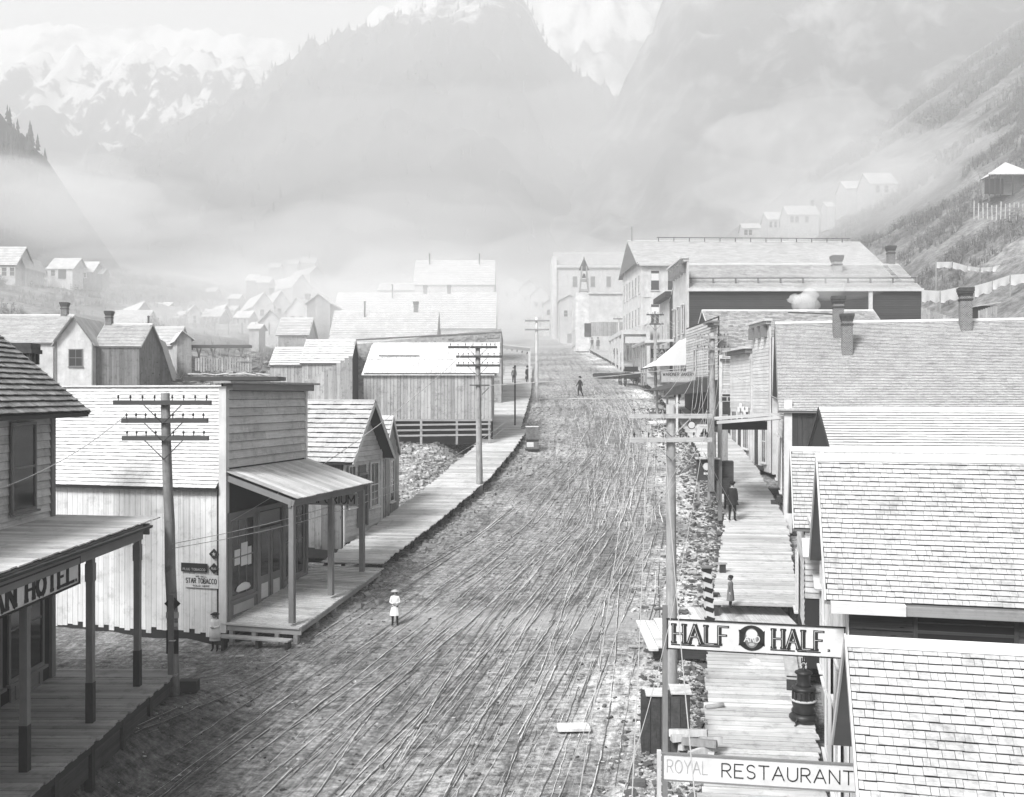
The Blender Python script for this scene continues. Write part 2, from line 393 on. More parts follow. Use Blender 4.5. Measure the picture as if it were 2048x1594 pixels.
# ---- lettering: strokes on a 1-high grid
def arc(cx, cy, rx, ry, a0, a1, n=8):
    return [(cx + rx * math.cos(math.radians(a0 + (a1 - a0) * i / n)), cy + ry * math.sin(math.radians(a0 + (a1 - a0) * i / n))) for i in range(n + 1)]
GL = {
 'A': (.8, [[(0,0),(.4,1)],[(.4,1),(.8,0)],[(.16,.36),(.64,.36)]]), 'B': (.6, [[(0,0),(0,1)],[(0,1),(.35,1)]+arc(.35,.76,.22,.24,90,-90)+[(0,.52)],[(.35,.52)]+arc(.35,.26,.25,.26,90,-90)+[(0,0)]]),
 'C': (.7, [arc(.38,.5,.36,.5,50,310,12)]), 'D': (.68, [[(0,0),(0,1)],[(0,1),(.28,1)]+arc(.28,.5,.38,.5,90,-90,10)+[(0,0)]]),
 'E': (.6, [[(0,0),(0,1)],[(0,1),(.6,1)],[(0,.52),(.48,.52)],[(0,0),(.6,0)]]), 'F': (.58, [[(0,0),(0,1)],[(0,1),(.58,1)],[(0,.52),(.46,.52)]]),
 'G': (.7, [arc(.38,.5,.36,.5,50,360,12)]), 'H': (.68, [[(0,0),(0,1)],[(.68,0),(.68,1)],[(0,.5),(.68,.5)]]), 'I': (.1, [[(.05,0),(.05,1)]]),
 'K': (.65, [[(0,0),(0,1)],[(0,.42),(.62,1)],[(.22,.62),(.65,0)]]), 'L': (.56, [[(0,0),(0,1)],[(0,0),(.56,0)]]),
 'M': (.85, [[(0,0),(0,1)],[(0,1),(.42,.25)],[(.42,.25),(.85,1)],[(.85,1),(.85,0)]]), 'N': (.7, [[(0,0),(0,1)],[(0,1),(.7,0)],[(.7,0),(.7,1)]]),
 'O': (.76, [arc(.38,.5,.38,.5,0,360,16)]), 'P': (.6, [[(0,0),(0,1)],[(0,1),(.32,1)]+arc(.32,.74,.26,.26,90,-90)+[(0,.48)]]),
 'R': (.64, [[(0,0),(0,1)],[(0,1),(.34,1)]+arc(.34,.74,.26,.26,90,-90)+[(0,.48)],[(.3,.48),(.64,0)]]),
 'S': (.6, [arc(.3,.75,.27,.25,30,270,8)+arc(.3,.25,.28,.25,90,-150,8)]), 'T': (.7, [[(.35,0),(.35,1)],[(0,1),(.7,1)]]),
 'U': (.68, [[(0,1),(0,.34)]+arc(.34,.34,.34,.34,180,360,8)+[(.68,1)]]), 'W': (.95, [[(0,1),(.24,0)],[(.24,0),(.48,.8)],[(.48,.8),(.71,0)],[(.71,0),(.95,1)]]),
 'Y': (.7, [[(0,1),(.35,.48)],[(.7,1),(.35,.48)],[(.35,.48),(.35,0)]]), '.': (.08, [[(0,0),(.08,0)]]), ' ': (.32, []), '0': (.5, [arc(.25,.5,.25,.5,0,360,12)]),
}
def text(parent, s, org, ux, uz, h, width, st=.12, mat="ink", serif=0, name="lettering", gap=.24, proud=.004, off=(0, 0), hst=None, top=None):
    """lettering standing proud of a board; width = total run; returns the object"""
    hst = hst or st
    tot = sum(GL[c][0] + gap for c in s) - gap; kx = width / tot / h
    org, ux, uz = Vector(org), Vector(ux).normalized(), Vector(uz).normalized(); n = ux.cross(uz).normalized()
    ms = []; x = 0; q = 0
    for c in s:
        w, strokes = GL[c]
        for pl in strokes:
            for (x0, y0), (x1, y1) in zip(pl, pl[1:]):
                a = org + ux * ((x + x0) * kx * h + off[0] * h) + uz * ((y0 + off[1]) * h); b = org + ux * ((x + x1) * kx * h + off[0] * h) + uz * ((y1 + off[1]) * h)
                d = b - a; L = d.length
                if L < 1e-6: continue
                d /= L; e = n.cross(d); q += 1
                t = (hst if abs(d.dot(ux)) > .8 else st) * h
                ms.append(BX((a + b) / 2 + n * (proud + .00025 * (q % 7)), (L + t * .55, t, .004), (d, e, -n)))
            if serif and c != '.':
                for (px, py) in (pl[0], pl[-1]):
                    if py < .08 or py > .92 and c not in 'FEAT' :
                        a = org + ux * ((x + px) * kx * h + off[0] * h) + uz * ((py + off[1]) * h); q += 1
                        ms.append(BX(a + n * (proud + .00025 * (q % 7) + .002), (serif * h, st * .5 * h, .004), (ux, uz, -n)))
        x += w + gap
    return joined(name, ms, mat, parent)
# ------------------------------------------------------------------ building kit
# local frame of a building: x across the picture, y up the street, z up
def vsiding(parent, name, x0, x1, top, zb, y, pitch, mat, th=.025, gap=.012, limit=300, batten=None, jit=.02, face=-1, side=False):
    """vertical boards on a wall at local y (or local x when side); top(x) gives the height"""
    n = max(1, round((x1 - x0) / pitch)); w = (x1 - x0) / n; ms = []; bs = []
    for i in range(n):
        xc = x0 + (i + .5) * w; zt = min(top(xc - w * .45), top(xc + w * .45)); z0 = zb + R.uniform(-jit, jit)
        c = Vector((xc, y + face * (th / 2 + R.uniform(.002, .006)), (zt + z0) / 2))
        ax = (EZ, EX, EY)
        if side: c = Vector((c.y, c.x, c.z)); ax = (EZ, EY, EX)
        ms.append(BX(c, (zt - z0, w - gap - R.uniform(0, gap), th), ax))
        if batten:
            xb = x0 + (i + 1) * w; zt = top(xb) - .02; c = Vector((xb, y + face * (th * 1.6 + .008), (zt + zb) / 2))
            if side: c = Vector((c.y, c.x, c.z))
            bs.append(BX(c, (zt - zb, batten, th * .9), ax))
    pieces(parent, name, ms, mat, limit)
    if bs: pieces(parent, "batten", bs, mat, limit)
def hsiding(parent, name, x0, x1, z0, z1, y, e, mat, th=.022, limit=300, clip=None, split=0, face=-1, side=False, tilt=.2):
    """clapboards; clip(z) may return narrower x limits"""
    n = max(1, round((z1 - z0) / e)); h = (z1 - z0) / n; ms = []
    for i in range(n):
        zc = z0 + (i + .5) * h; a, b = clip(zc) if clip else (x0, x1)
        if b - a < .08: continue
        cuts = [a, b]
        if split and b - a > split * 1.3:
            cuts = [a]; x = a + R.uniform(.4, 1) * split
            while x < b - .3: cuts.append(x); x += split * R.uniform(.8, 1.3)
            cuts.append(b)
        for p, q in zip(cuts, cuts[1:]):
            c = Vector(((p + q) / 2, y + face * (th / 2 + .012), zc)); zz = (EZ + EY * face * -tilt).normalized(); xx = EX
            if side: c = Vector((c.y, c.x, c.z)); xx = EY; zz = (EZ + EX * face * -tilt).normalized()
            ms.append(BX(c, (q - p - .008, h * .955, th * .6), (xx, zz, xx.cross(zz))))
    pieces(parent, name, ms, mat, limit)
def slope_pieces(p0, ux, us, L, S, e, w, th=.018, jit=.25, rough=.005, clip=None, wj=.45):
    """shingle rows from the eave (p0) up: list of matrices"""
    nn = ux.cross(us).normalized(); ms = []; n = max(1, int(S / e))
    for r in range(n):
        s = (r + .5) * S / n; x = -R.uniform(0, w); a, b = clip(s) if clip else (0, L)
        row = []
        while x < b:
            ww = w * R.uniform(1 - wj, 1 + wj); xa, xb = max(a, x), min(b, x + ww)
            if xb - xa > w * .15:
                ds = R.uniform(-rough, rough)
                tl = us * 1.0 + nn * (-th * 1.9 / (e * 1.25)); tl.normalize()
                c = p0 + ux * ((xa + xb) / 2) + us * (s + ds) + nn * (th * 1.3 + .012 + R.uniform(0, .004))
                row.append(BX(c, (xb - xa - R.uniform(.002, .009), e * (.955 if e > .1 else 1.0), th * .7), (ux, tl, ux.cross(tl))))
            x += ww
        ms += row
    return ms
def window(parent, c, w, h, face='-y', cols=1, rows=2, fm="trim", rev=.03, sill=True, curtain=None, head=False, fw=.07):
    """sash window proud of the wall: frame part with pane and sill sub-parts"""
    c = Vector(c); ux, n = {'-y': (EX, -EY), '+x': (EY, EX), '-x': (-EY, -EX), '+y': (-EX, EY)}[face]
    ax = (ux, EZ, n); ms = []
    def bb(x, z, sx, sz, d=.05, o=0): ms.append(BX(c + ux * x + EZ * z + n * (d / 2 + o), (sx, sz, d), ax))
    bb(-w / 2, 0, fw, h + fw); bb(w / 2, 0, fw, h + fw); bb(0, h / 2, w - fw, fw); bb(0, -h / 2, w - fw, fw)
    for i in range(1, cols): bb(-w / 2 + w * i / cols, 0, .03, h - fw, .03)
    for i in range(1, rows): bb(0, -h / 2 + h * i / rows, w - fw, .045 if rows == 2 else .03, .035)
    if head: bb(0, h / 2 + fw * 1.6, w + fw * 3, fw * 1.4, .16)
    f = joined("window", ms, fm, parent)
    box("pane", c + n * .012, (w - fw, h - fw, .012), "glass", f, ax)
    if curtain: box("curtain", c + n * .0215 + EZ * (h * curtain / 2 * .5), (w - fw * 1.6, h * curtain * .5, .004), "cloth_white", f, ax)
    if sill: box("sill", c - EZ * (h / 2 + fw * .8) + n * .06, (w + fw * 2.4, fw * .7, .12), fm, f, ax)
    return f
def door(parent, c, w, h, face='-y', mat="trim_gray", frame="trim"):
    c = Vector(c); ux, n = {'-y': (EX, -EY), '+x': (EY, EX), '-x': (-EY, -EX), '+y': (-EX, EY)}[face]; ax = (ux, EZ, n)
    d = box("door", c + n * .02, (w, h, .04), mat, parent, ax)
    joined("door_frame", [BX(c + ux * s * (w / 2 + .05) + n * .03, (.1, h + .1, .07), ax) for s in (-1, 1)] + [BX(c + EZ * (h / 2 + .09) + n * .03, (w, .09, .07), ax)], frame, parent)
    return d
def gable_body(parent, x0, x1, y0, y1, zb, ze, zr, yr, mat, name="wall"):
    V = [(x, y, z) for x in (x0, x1) for y, z in ((y0, zb), (y1, zb), (y1, ze), (yr, zr), (y0, ze))]
    return mesh(name, V, [(0, 1, 2, 3, 4)[::-1], (5, 6, 7, 8, 9), (0, 1, 6, 5), (1, 2, 7, 6), (2, 3, 8, 7), (3, 4, 9, 8), (4, 0, 5, 9)], mat, parent)
def roof_slabs(parent, x0, x1, y0, y1, ze0, ze1, zr, yr, mat, th=.05, name="roof"):
    """two slopes, each a slab, as one part; y0/y1 = eave edges"""
    V = []; Fs = []
    for (ya, za) in ((y0, ze0), (y1, ze1)):
        k = len(V)
        for x in (x0, x1): V += [(x, ya, za), (x, yr, zr), (x, yr, zr - th * 1.3), (x, ya, za - th * 1.3)]
        q = [(0, 1, 2, 3), (7, 6, 5, 4), (0, 4, 5, 1), (1, 5, 6, 2), (2, 6, 7, 3), (3, 7, 4, 0)]
        Fs += [tuple(k + i for i in f) for f in q]
    return mesh(name, V, Fs, mat, parent)
def ridge_house(root, x0, x1, W, zb, ze, zr, yr=None, ox=.3, oy=.3, wall="white_board", roof="shingle_pale", e=.14, w=.25, limit=0, ridge=True, y0=0, th=.018, rakemat="trim", far=False):
    """gable house, ridge across the picture"""
    yr = y0 + W / 2 if yr is None else yr; y1 = y0 + W
    gable_body(root, x0, x1, y0, y1, zb, ze, zr - .06, yr, wall)
    k0 = (zr - ze) / (yr - y0); k1 = (zr - ze) / (y1 - yr)
    rs = roof_slabs(root, x0 - ox, x1 + ox, y0 - oy, y1 + oy, ze - oy * k0, ze - oy * k1, zr, yr, "soffit" if not far else roof, name="roof")
    p0 = Vector((x0 - ox, y0 - oy, ze - oy * k0)); us = (Vector((x0 - ox, yr, zr)) - p0); S = us.length; us.normalize()
    if e and not far:
        prism("row_shade_sheet", [(0, 0), (x1 - x0 + 2 * ox, 0), (x1 - x0 + 2 * ox, S - .02), (0, S - .02)], p0 + EX.cross(us) * .002, EX, us, .01, "joint", root)  # near-black sheet, seen through the gaps as shadow lines under the shingle rows
        ms = slope_pieces(p0, EX, us, x1 - x0 + 2 * ox, S, e, w, th)
        if limit: pieces(root, "shingle", ms, roof, limit)
        else: joined("shingle_field", ms, roof, root, "stuff")
        sl = (p0 + us * S / 2); 
    if ridge:
        nn = EX.cross(us)
        box("ridge_board", Vector(((x0 + x1) / 2, yr, zr)) - us * .09 + nn * .045, (x1 - x0 + 2 * ox + .02, .2, .03), "trim", root, (EX, us, nn))
        for xx in (x0 - ox - .02, x1 + ox + .02):
            box("rake_board", p0 + us * S / 2 + EX * (xx - p0.x) - nn * .04, (S, .14, .03), rakemat, root, (us, -nn, EX))
            u2 = Vector((0, yr - y1 - oy, zr - ze + oy * k1)); s2 = u2.length; u2.normalize()
            box("rake_board", Vector((xx, y1 + oy, ze - oy * k1)) + u2 * s2 / 2 + EX.cross(u2) * .0 , (s2, .14, .03), rakemat, root, (u2, EX.cross(u2), u2.cross(EX.cross(u2))))
    return rs
def chimney(root, x, y, z0, z1, w, mat="brick_coursed", cap="brick_dark", pot=False):
    h = z1 - z0
    c = joined("chimney", [BX(Vector((x, y, (z0 + z1) / 2)), (w, w, h))], mat, root)
    o = joined("chimney_cap", [BX(Vector((x, y, z1 - w * a)), (w * s, w * s, w * hh)) for a, s, hh in ((.02, 1.34, .34), (.3, 1.22, .2), (.5, 1.1, .2), (.95, 1.12, .16))], cap, c)
    return c
def stovepipe(root, x, y, z0, z1, r=.09, mat="iron"):
    return lathe("stovepipe", [(r, z0), (r, z1 - .15), (r * 1.9, z1 - .15), (r * .3, z1)], mat, root, 8, (x, y, 0))

# ------------------------------------------------------------------ people
def person(label, loc, H=1.75, rz=0, pose='stand', coat="cloth_dark", legs="cloth_dark", hat=None, dress=None, hatmat="cloth_dark", group=None, cat="person", skirt=None, apron=None):
    """one continuous skinned body with face and hands; clothes and hat are children. faces local -y"""
    root = thing("person", label, cat, loc, rz, group); s = H / 1.75
    sit = pose == 'sit'; dz = -.42 if sit else 0
    V = [(0,.0,.95),(0,.0,1.12),(0,-.01,1.32),(0,0,1.46),(0,-.01,1.54),(0,-.02,1.64),(0,-.01,1.74)]
    rad = [.155,.14,.165,.075,.065,.095,.07]; E = [(0,1),(1,2),(2,3),(3,4),(4,5),(5,6)]
    child = H < 1.4
    if child:
        rad = [.15,.145,.15,.07,.07,.125,.085]; V[5] = (0,-.02,1.62); V[6] = (0,-.01,1.72)
    V.append((0,-.11,1.61)); rad.append(.022); E.append((5, len(V) - 1))            # nose
    for sx in (-1, 1):
        V.append((sx * .095,0,1.62)); rad.append(.018); E.append((5, len(V) - 1))   # ear
        k = len(V)
        if pose == 'folded': arm = [(.17,0,1.41),(.24,-.02,1.15),(.10,-.2,1.12),(.02,-.23,1.13)]
        elif pose == 'walk': arm = [(.17,0,1.41),(.22,sx * .12,1.16),(.22,sx * .2 - .05,.95),(.22,sx * .2 - .09,.86)]
        elif sit: arm = [(.17,0,1.41),(.23,-.02,1.15),(.16,-.24,1.02),(.13,-.32,1.02)]
        else: arm = [(.17,0,1.41),(.225,.03,1.15),(.235,-.03,.92),(.23,-.05,.83)]
        for p, r in zip(arm, (.07,.052,.038,.036)): V.append((sx * p[0], p[1], p[2])); rad.append(r)
        E += [(2, k), (k, k + 1), (k + 1, k + 2), (k + 2, k + 3)]
        hx, hy, hz = V[-1]; px, py, pz = V[-2]; d = Vector((hx - px, hy - py, hz - pz)).normalized()
        sd = d.cross(EY if abs(d.y) < .7 else EZ).normalized()
        for j, (o_, ln) in enumerate(((-.027,.075),(-.009,.09),(.009,.085),(.027,.065))):
            a = Vector(V[k + 3]) + sd * o_; V.append(tuple(a + d * ln + Vector((0, -.015, 0)))); rad.append(.009); E.append((k + 3, len(V) - 1))
        a = Vector(V[k + 3]) + sd * -.05 + d * .03; V.append(tuple(a)); rad.append(.011); E.append((k + 3, len(V) - 1))
        k = len(V)
        if sit: leg = [(.09,0,.9),(.13,-.42,.92),(.12,-.44,.52),(.12,-.58,.47)]
        elif pose == 'walk': leg = [(.09,0,.88),(.1,-.18 * sx - .05,.5),(.1,-.26 * sx + .08,.09),(.1,-.26 * sx - .06,.04)]
        else: leg = [(.09,0,.88),(.11,-.02,.5),(.12,.02,.08),(.14,-.13,.035)]
        for p, r in zip(leg, (.105,.07,.05,.04)): V.append((sx * p[0], p[1], p[2])); rad.append(r)
        E += [(0, k), (k, k + 1), (k + 1, k + 2), (k + 2, k + 3)]
    me = bpy.data.meshes.new("tmp"); me.from_pydata([(v[0] * s, v[1] * s, (v[2] + dz) * s) for v in V], E, [])
    o = bpy.data.objects.new("tmp", me); COL.objects.link(o)
    sk = o.modifiers.new("s", 'SKIN'); sk.use_smooth_shade = True
    for d_, r in zip(me.skin_vertices[0].data, rad): d_.radius = (r * s, r * s)
    me.skin_vertices[0].data[0].use_root = True
    ss = o.modifiers.new("u", 'SUBSURF'); ss.levels = 1; ss.render_levels = 1
    bpy.context.view_layer.update()
    ev = o.evaluated_get(bpy.context.evaluated_depsgraph_get()); bm_ = bpy.data.meshes.new_from_object(ev)
    bpy.data.objects.remove(o); bpy.data.meshes.remove(me)
    body = link(bpy.data.objects.new("body", bm_), root); bm_.materials.clear()
    for m in ("skin", coat, legs, "black_paint"): bm_.materials.append(M_[m])
    for p in bm_.polygons:
        z = p.center.z / s - dz; xx = abs(p.center.x) / s; yy = p.center.y / s
        hand = (pose == 'folded' and xx < .09 and yy < -.19) or (pose != 'folded' and not sit and xx > .19 and z < .93 - (.0 if pose != 'walk' else .02)) or (sit and yy < -.26 and z > .98)
        p.material_index = 0 if z > 1.47 or hand else 1 if z > .97 else 3 if z < .12 + (.45 if sit else 0) else 2
    bm_.polygons.foreach_set("use_smooth", [True] * len(bm_.polygons))
    # hair cap, eyes and mouth
    hr = .105 if not child else .135
    lathe("hair", [(hr * .9,-.06),(hr,0),(hr * .86,.06),(hr * .5,.1),(.01,.115)], hatmat if hatmat != "cloth_white" else "cloth_dark", root, 12, (0,.022 * s,(1.67 + dz) * s), s, s) if s > .9 else lathe("hair", [(hr * s,-.1 * s),(hr * s,0),(hr * .8 * s,.07 * s),(.01,.11 * s)], "cloth_gray", root, 12, (0,.03 * s,(1.66 + dz) * s))
    joined("eyes", [BX(Vector((sx * .035 * s,(-.105 if not child else -.135) * s,(1.655 + dz) * s)), (.022 * s,.012 * s,.014 * s)) for sx in (-1, 1)] + [BX(Vector((0,(-.1 if not child else -.125) * s,(1.57 + dz) * s)), (.045 * s,.012 * s,.01 * s))], "cloth_dark", root)
    if hat == 'brim': lathe("hat", [(.19,-.01),(.2,0),(.19,.012),(.115,.02),(.108,.1),(.09,.13),(.02,.135)], hatmat, root, 14, (0,0,(1.70 + dz) * s))
    if hat == 'wide': lathe("hat", [(.2 * s,-.01),(.21 * s,0),(.2 * s,.012),(.13 * s,.02),(.115 * s,.07 * s),(.02,.09 * s)], hatmat, root, 14, (0,0,(1.69 + dz) * s))
    if hat == 'cap': lathe("hat", [(.12*s,-.02),(.15*s,.03),(.13*s,.07),(.02,.085)], hatmat, root, 12, (0,-.01,(1.68 + dz) * s))
    if hat == 'bonnet': lathe("bonnet", [(.12 * s,-.12 * s),(.15 * s,-.02 * s),(.15 * s,.06 * s),(.08 * s,.13 * s),(.01,.15 * s)], hatmat, root, 12, (0,.03 * s,(1.66 + dz) * s))
    if dress: lathe("dress", [(.27 * s,.50 * s),(.265 * s,.52 * s),(.22 * s,.75 * s),(.15 * s,.99 * s),(.15 * s,1.08 * s),(.17 * s,1.24 * s),(.135 * s,1.38 * s),(.06 * s,1.46 * s)], dress, root, 28, sy=.8, flute=.05, nf=9)
    if skirt: lathe("coat_skirt", [(.29 * s,skirt * s),(.285 * s,(skirt + .02) * s),(.22 * s,.95 * s),(.17 * s,1.1 * s),(.2 * s,1.3 * s),(.17 * s,1.42 * s),(.08 * s,1.48 * s)], coat, root, 20, sy=.75, flute=.03, nf=6)
    if apron: lathe("apron", [(.22 * s,.62 * s),(.27 * s,.66 * s),(.25 * s,.9 * s),(.21 * s,1.2 * s),(.23 * s,1.36 * s),(.12 * s,1.47 * s)], apron, root, 18, sy=.85, flute=.06, nf=5)
    return root

# ------------------------------------------------------------------ poles and wires
def pole(label, base, top, r0, r1, arms, mat="pole_pale", armmat="crossarm", rz=0, pins=4, group="telephone poles along the street", braces=True, name="telephone_pole"):
    base, top = Vector(base), Vector(top); t = thing(name, label, "telephone pole", base, rz, group)
    d = Matrix.Rotation(-rz, 3, 'Z') @ (top - base); n = 7
    tube("shaft", [d * (i / n) + Vector((R.uniform(-.012, .012), 0, 0)) + (Vector((0, 0, -.5)) if i == 0 else Vector()) for i in range(n + 1)], [r0 + (r1 - r0) * i / n + R.uniform(-.006, .006) for i in range(n + 1)], mat, t, 12)
    spots = []
    for (zr, a, b) in arms:     # height below the top, left and right reach
        c = d * (1 - zr / d.length) + Vector((0, -r1 - .05, 0))
        arm = box("crossarm", c + EX * (b - a) / 2, (a + b, .1, .12), armmat, t)
        for k in range(pins):
            for sgn, ln in ((-1, a), (1, b)):
                xx = sgn * (ln - .12 - (ln - .35) * k / max(1, pins - 1))
                lathe("insulator", [(.012, .05), (.012, .12), (.025, .12), (.03, .15), (.02, .19), (.008, .2)], "glass" if pins else armmat, t, 6, (c.x + xx, c.y, c.z))
                spots.append(base + Matrix.Rotation(rz, 3, 'Z') @ (c + Vector((xx, 0, .16))))
        if braces:
            for sgn in (-1, 1):
                p, q = c + Vector((sgn * .5, -.06, -.05)), c + Vector((0, -.04, -.55))
                tube("brace", [p, q], .014, armmat, t, 5)
    return t, spots
def wire(label, a, b, sag, rad=.012, mat="wire", n=14, group="telephone wires strung over the street"):
    a, b = Vector(a), Vector(b)
    o = tube("wire", [a.lerp(b, i / n) - EZ * sag * 4 * (i / n) * (1 - i / n) for i in range(n + 1)], rad, mat, None, 5, True, False)
    return tag(o, label, "wire", group)
def img_house(label, cat, x0, x1, yb, ye, yr, Y, W, wall="white_board", roof="shingle_pale", rz=0, group=None, wins=(), chim=(), door_=None, pipe=(), ox=.25, far=True, name=None, base_drop=3, e=0, winw=.8, winh=1.3, fm="trim"):
    """house with its ridge across the picture, placed from its footprint. pixel extents at depth Y"""
    X0, X1 = (x0 - 1024) / F * Y, (x1 - 1024) / F * Y
    zb, ze = (790 - yb) / F * Y, (790 - ye) / F * Y; zr = (790 - yr) / F * (Y + W / 2)
    zr = max(zr, ze + .5)
    t = thing(name or cat.replace("-", "_"), label, cat, (X0, Y, zb), rz, group); L = X1 - X0
    ridge_house(t, ox, L - ox, W, -base_drop, ze - zb, zr - zb, None, ox, .2, wall, roof, e or .25, .6, 0, ridge=bool(e), far=not e)
    for wx in wins: window(t, (wx * L, 0, (ze - zb) * .55), min(winw, L * .16), min(winh, (ze - zb) * .55), fm=fm)
    if door_ is not None: door(t, (door_ * L, 0, min(1.0, (ze - zb) * .42)), .85, min(2.0, (ze - zb) * .8))
    for cx in chim: chimney(t, cx * L, W / 2, zr - zb - .3, zr - zb + 1.0, .5, "brick", "brick_dark")
    for cx in pipe: stovepipe(t, cx * L, W * .4, zr - zb - .8, zr - zb + 1.1, .1)
    return t
def front_house(name, label, cat, x0, x1, yb, ye, yr, Y, D, wall="white_board", roof="shingle_pale", rz=0, group=None, wins=(), door_=None, apex=.5, base_drop=3, pipe=False, chim=False, fm="trim", winw=.7, winh=1.1, oy=.3, boards=None):
    """house whose gable faces the picture; D = depth of the ridge going away (turned by rz to show one slope)"""
    X0, X1 = (x0 - 1024) / F * Y, (x1 - 1024) / F * Y; w = X1 - X0
    zb, ze, zr = [(790 - q) / F * Y for q in (yb, ye, yr)]
    t = thing(name, label, cat, (X0, Y, zb), rz, group); h, r = ze - zb, zr - zb; xa = w * apex
    V = [(x, y, z) for y in (0, D) for x, z in ((0, -base_drop), (w, -base_drop), (w, h), (xa, r - .06), (0, h))]
    mesh("wall", V, [(0, 1, 2, 3, 4), (9, 8, 7, 6, 5), (1, 6, 7, 2), (6, 1, 0, 5), (5, 0, 4, 9), (4, 3, 8, 9), (3, 2, 7, 8)], wall, t)
    V = []; Fs = []
    for (xe, ze_) in ((-.25, h - .25 * (r - h) / xa), (w + .25, h - .25 * (r - h) / (w - xa))):
        k = len(V)
        for y in (-oy, D + oy): V += [(xe, y, ze_), (xa, y, r), (xa, y, r + .09), (xe, y, ze_ + .09)]
        Fs += [tuple(k + i for i in f) for f in [(0, 1, 2, 3), (7, 6, 5, 4), (0, 4, 5, 1), (1, 5, 6, 2), (2, 6, 7, 3), (3, 7, 4, 0)]]
    mesh("roof", V, Fs, roof, t)
    for (fx, fz) in wins: window(t, (fx * w, 0, h * fz), min(winw, w * .3), min(winh, h * .6), fm=fm)
    if door_ is not None: door(t, (door_ * w, 0, min(1.0, h * .4)), .8, min(2.0, h * .75))
    if pipe: stovepipe(t, xa + .5, D * .4, r - 1, r + 1, .1)
    if chim: chimney(t, xa, D * .5, r - .3, r + .9, .5, "brick", "brick_dark")
    if boards:
        top = lambda x: (h + (r - h) * x / xa if x < xa else r - (r - h) * (x - xa) / (w - xa)) - .08
        vsiding(t, "plank", .02, w - .02, top, -.3, 0, boards[1], boards[0])
    return t
# ------------------------------------------------------------------ ground
def surf(X, y, u):
    z = ground(X, y)
    if y < 130 and abs(u) < 7:
        n = noise.noise(Vector((u * 1.6 + noise.noise(Vector((u * .3, y * .05, 0))) * 2, y * .06, 3))); z += -.06 * max(0, abs(n) * 2 - .2) - .02 * noise.noise(Vector((u * 5, y * 2.5, 1)))
    else:
        z += .10 * noise.noise(Vector((X * .9, y * .9, 5))) + .05 * noise.noise(Vector((X * 3, y * 3, 2))) + (.9 * noise.noise(Vector((X * .09, y * .09, 9))) if abs(u) > 26 else 0)
    return z
def make_ground():
    ys = []; y = -12.0
    while y < 420: ys.append(y); y += .28 if y < 48 else .28 * max(1, y / 48) ** 1.25
    us = [i * .22 for i in range(-42, 43)]
    x = us[-1]
    while x < 185: x += max(.3, (x - 9) * .07 + .3); us.append(x)
    x = us[0]; L = []
    while x > -190: x -= max(.3, (-x - 9) * .07 + .3); L.append(x)
    us = L[::-1] + us
    V, UV = [], []
    for y in ys:
        c, w = lerp_tab(T_C, min(y, 250)), max(2.4, lerp_tab(T_W, min(y, 250))); k = w / 6.6 if y > 45 else 1
        for u in us:
            X = c + u * k if abs(u) < 9.3 else c + u + (9.3 * k - 9.3) * (1 if u > 0 else -1)
            z = surf(X, y, u)
            V.append((X, y, z)); UV.append((u, y))
    n = len(us); Fs = [(r * n + i, r * n + i + 1, (r + 1) * n + i + 1, (r + 1) * n + i) for r in range(len(ys) - 1) for i in range(n - 1)]
    me = bpy.data.meshes.new("ground"); me.from_pydata(V, [], Fs)
    l = me.uv_layers.new(name="UVMap"); vi = np.empty(len(me.loops), dtype=np.int32); me.loops.foreach_get("vertex_index", vi)
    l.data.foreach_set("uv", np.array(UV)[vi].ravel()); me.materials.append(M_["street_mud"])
    me.polygons.foreach_set("use_smooth", [True] * len(me.polygons))
    tag(link(bpy.data.objects.new("ground", me)), kind="structure")
make_ground()

def mountain(name, pts, D, foot_y, foot_z, mat, rough, back=120, seed=0, step=9, rows=46, foot_curve=1.15):
    xs = []; px = pts[0][0]
    while px <= pts[-1][0]: xs.append(px); px += step
    V = []; nb = 6
    for i, px in enumerate(xs):
        py = lerp_tab(pts, px); c = P(px, py, D)
        c.z += rough * .3 * noise.noise(Vector((px * .03, seed, 0))) + rough * .2 * noise.noise(Vector((px * .09, seed, 3))) + rough * .08 * noise.noise(Vector((px * .3, seed, 7)))
        fy = foot_y(px) if callable(foot_y) else foot_y
        for r in range(rows + nb):
            t = r / (rows - 1)
            if t <= 1:
                y = fy + (D - fy) * t; z = foot_z + (c.z - foot_z) * t ** foot_curve
                a = math.sin(math.pi * t) ** .7
                x = c.x
                q = Vector((x * .011, y * .011, seed)); z += a * rough * (noise.fractal(q, .9, 2.1, 5) * .9 + .35 * noise.noise(q * 7))
                z = min(z, c.z / D * y * 1.0 - .4 * (1 - t) * 4) if t < 1 else z
            else:
                k = (r - rows + 1) / nb; y = D + back * k; x = c.x; z = c.z - k * back * .45
            V.append((x, y, z))
    n = rows + nb; Fs = [(i * n + r, (i + 1) * n + r, (i + 1) * n + r + 1, i * n + r + 1) for i in range(len(xs) - 1) for r in range(n - 1)]
    o = mesh(name, V, Fs, mat, None, True); tag(o, kind="structure"); return V, n, len(xs)
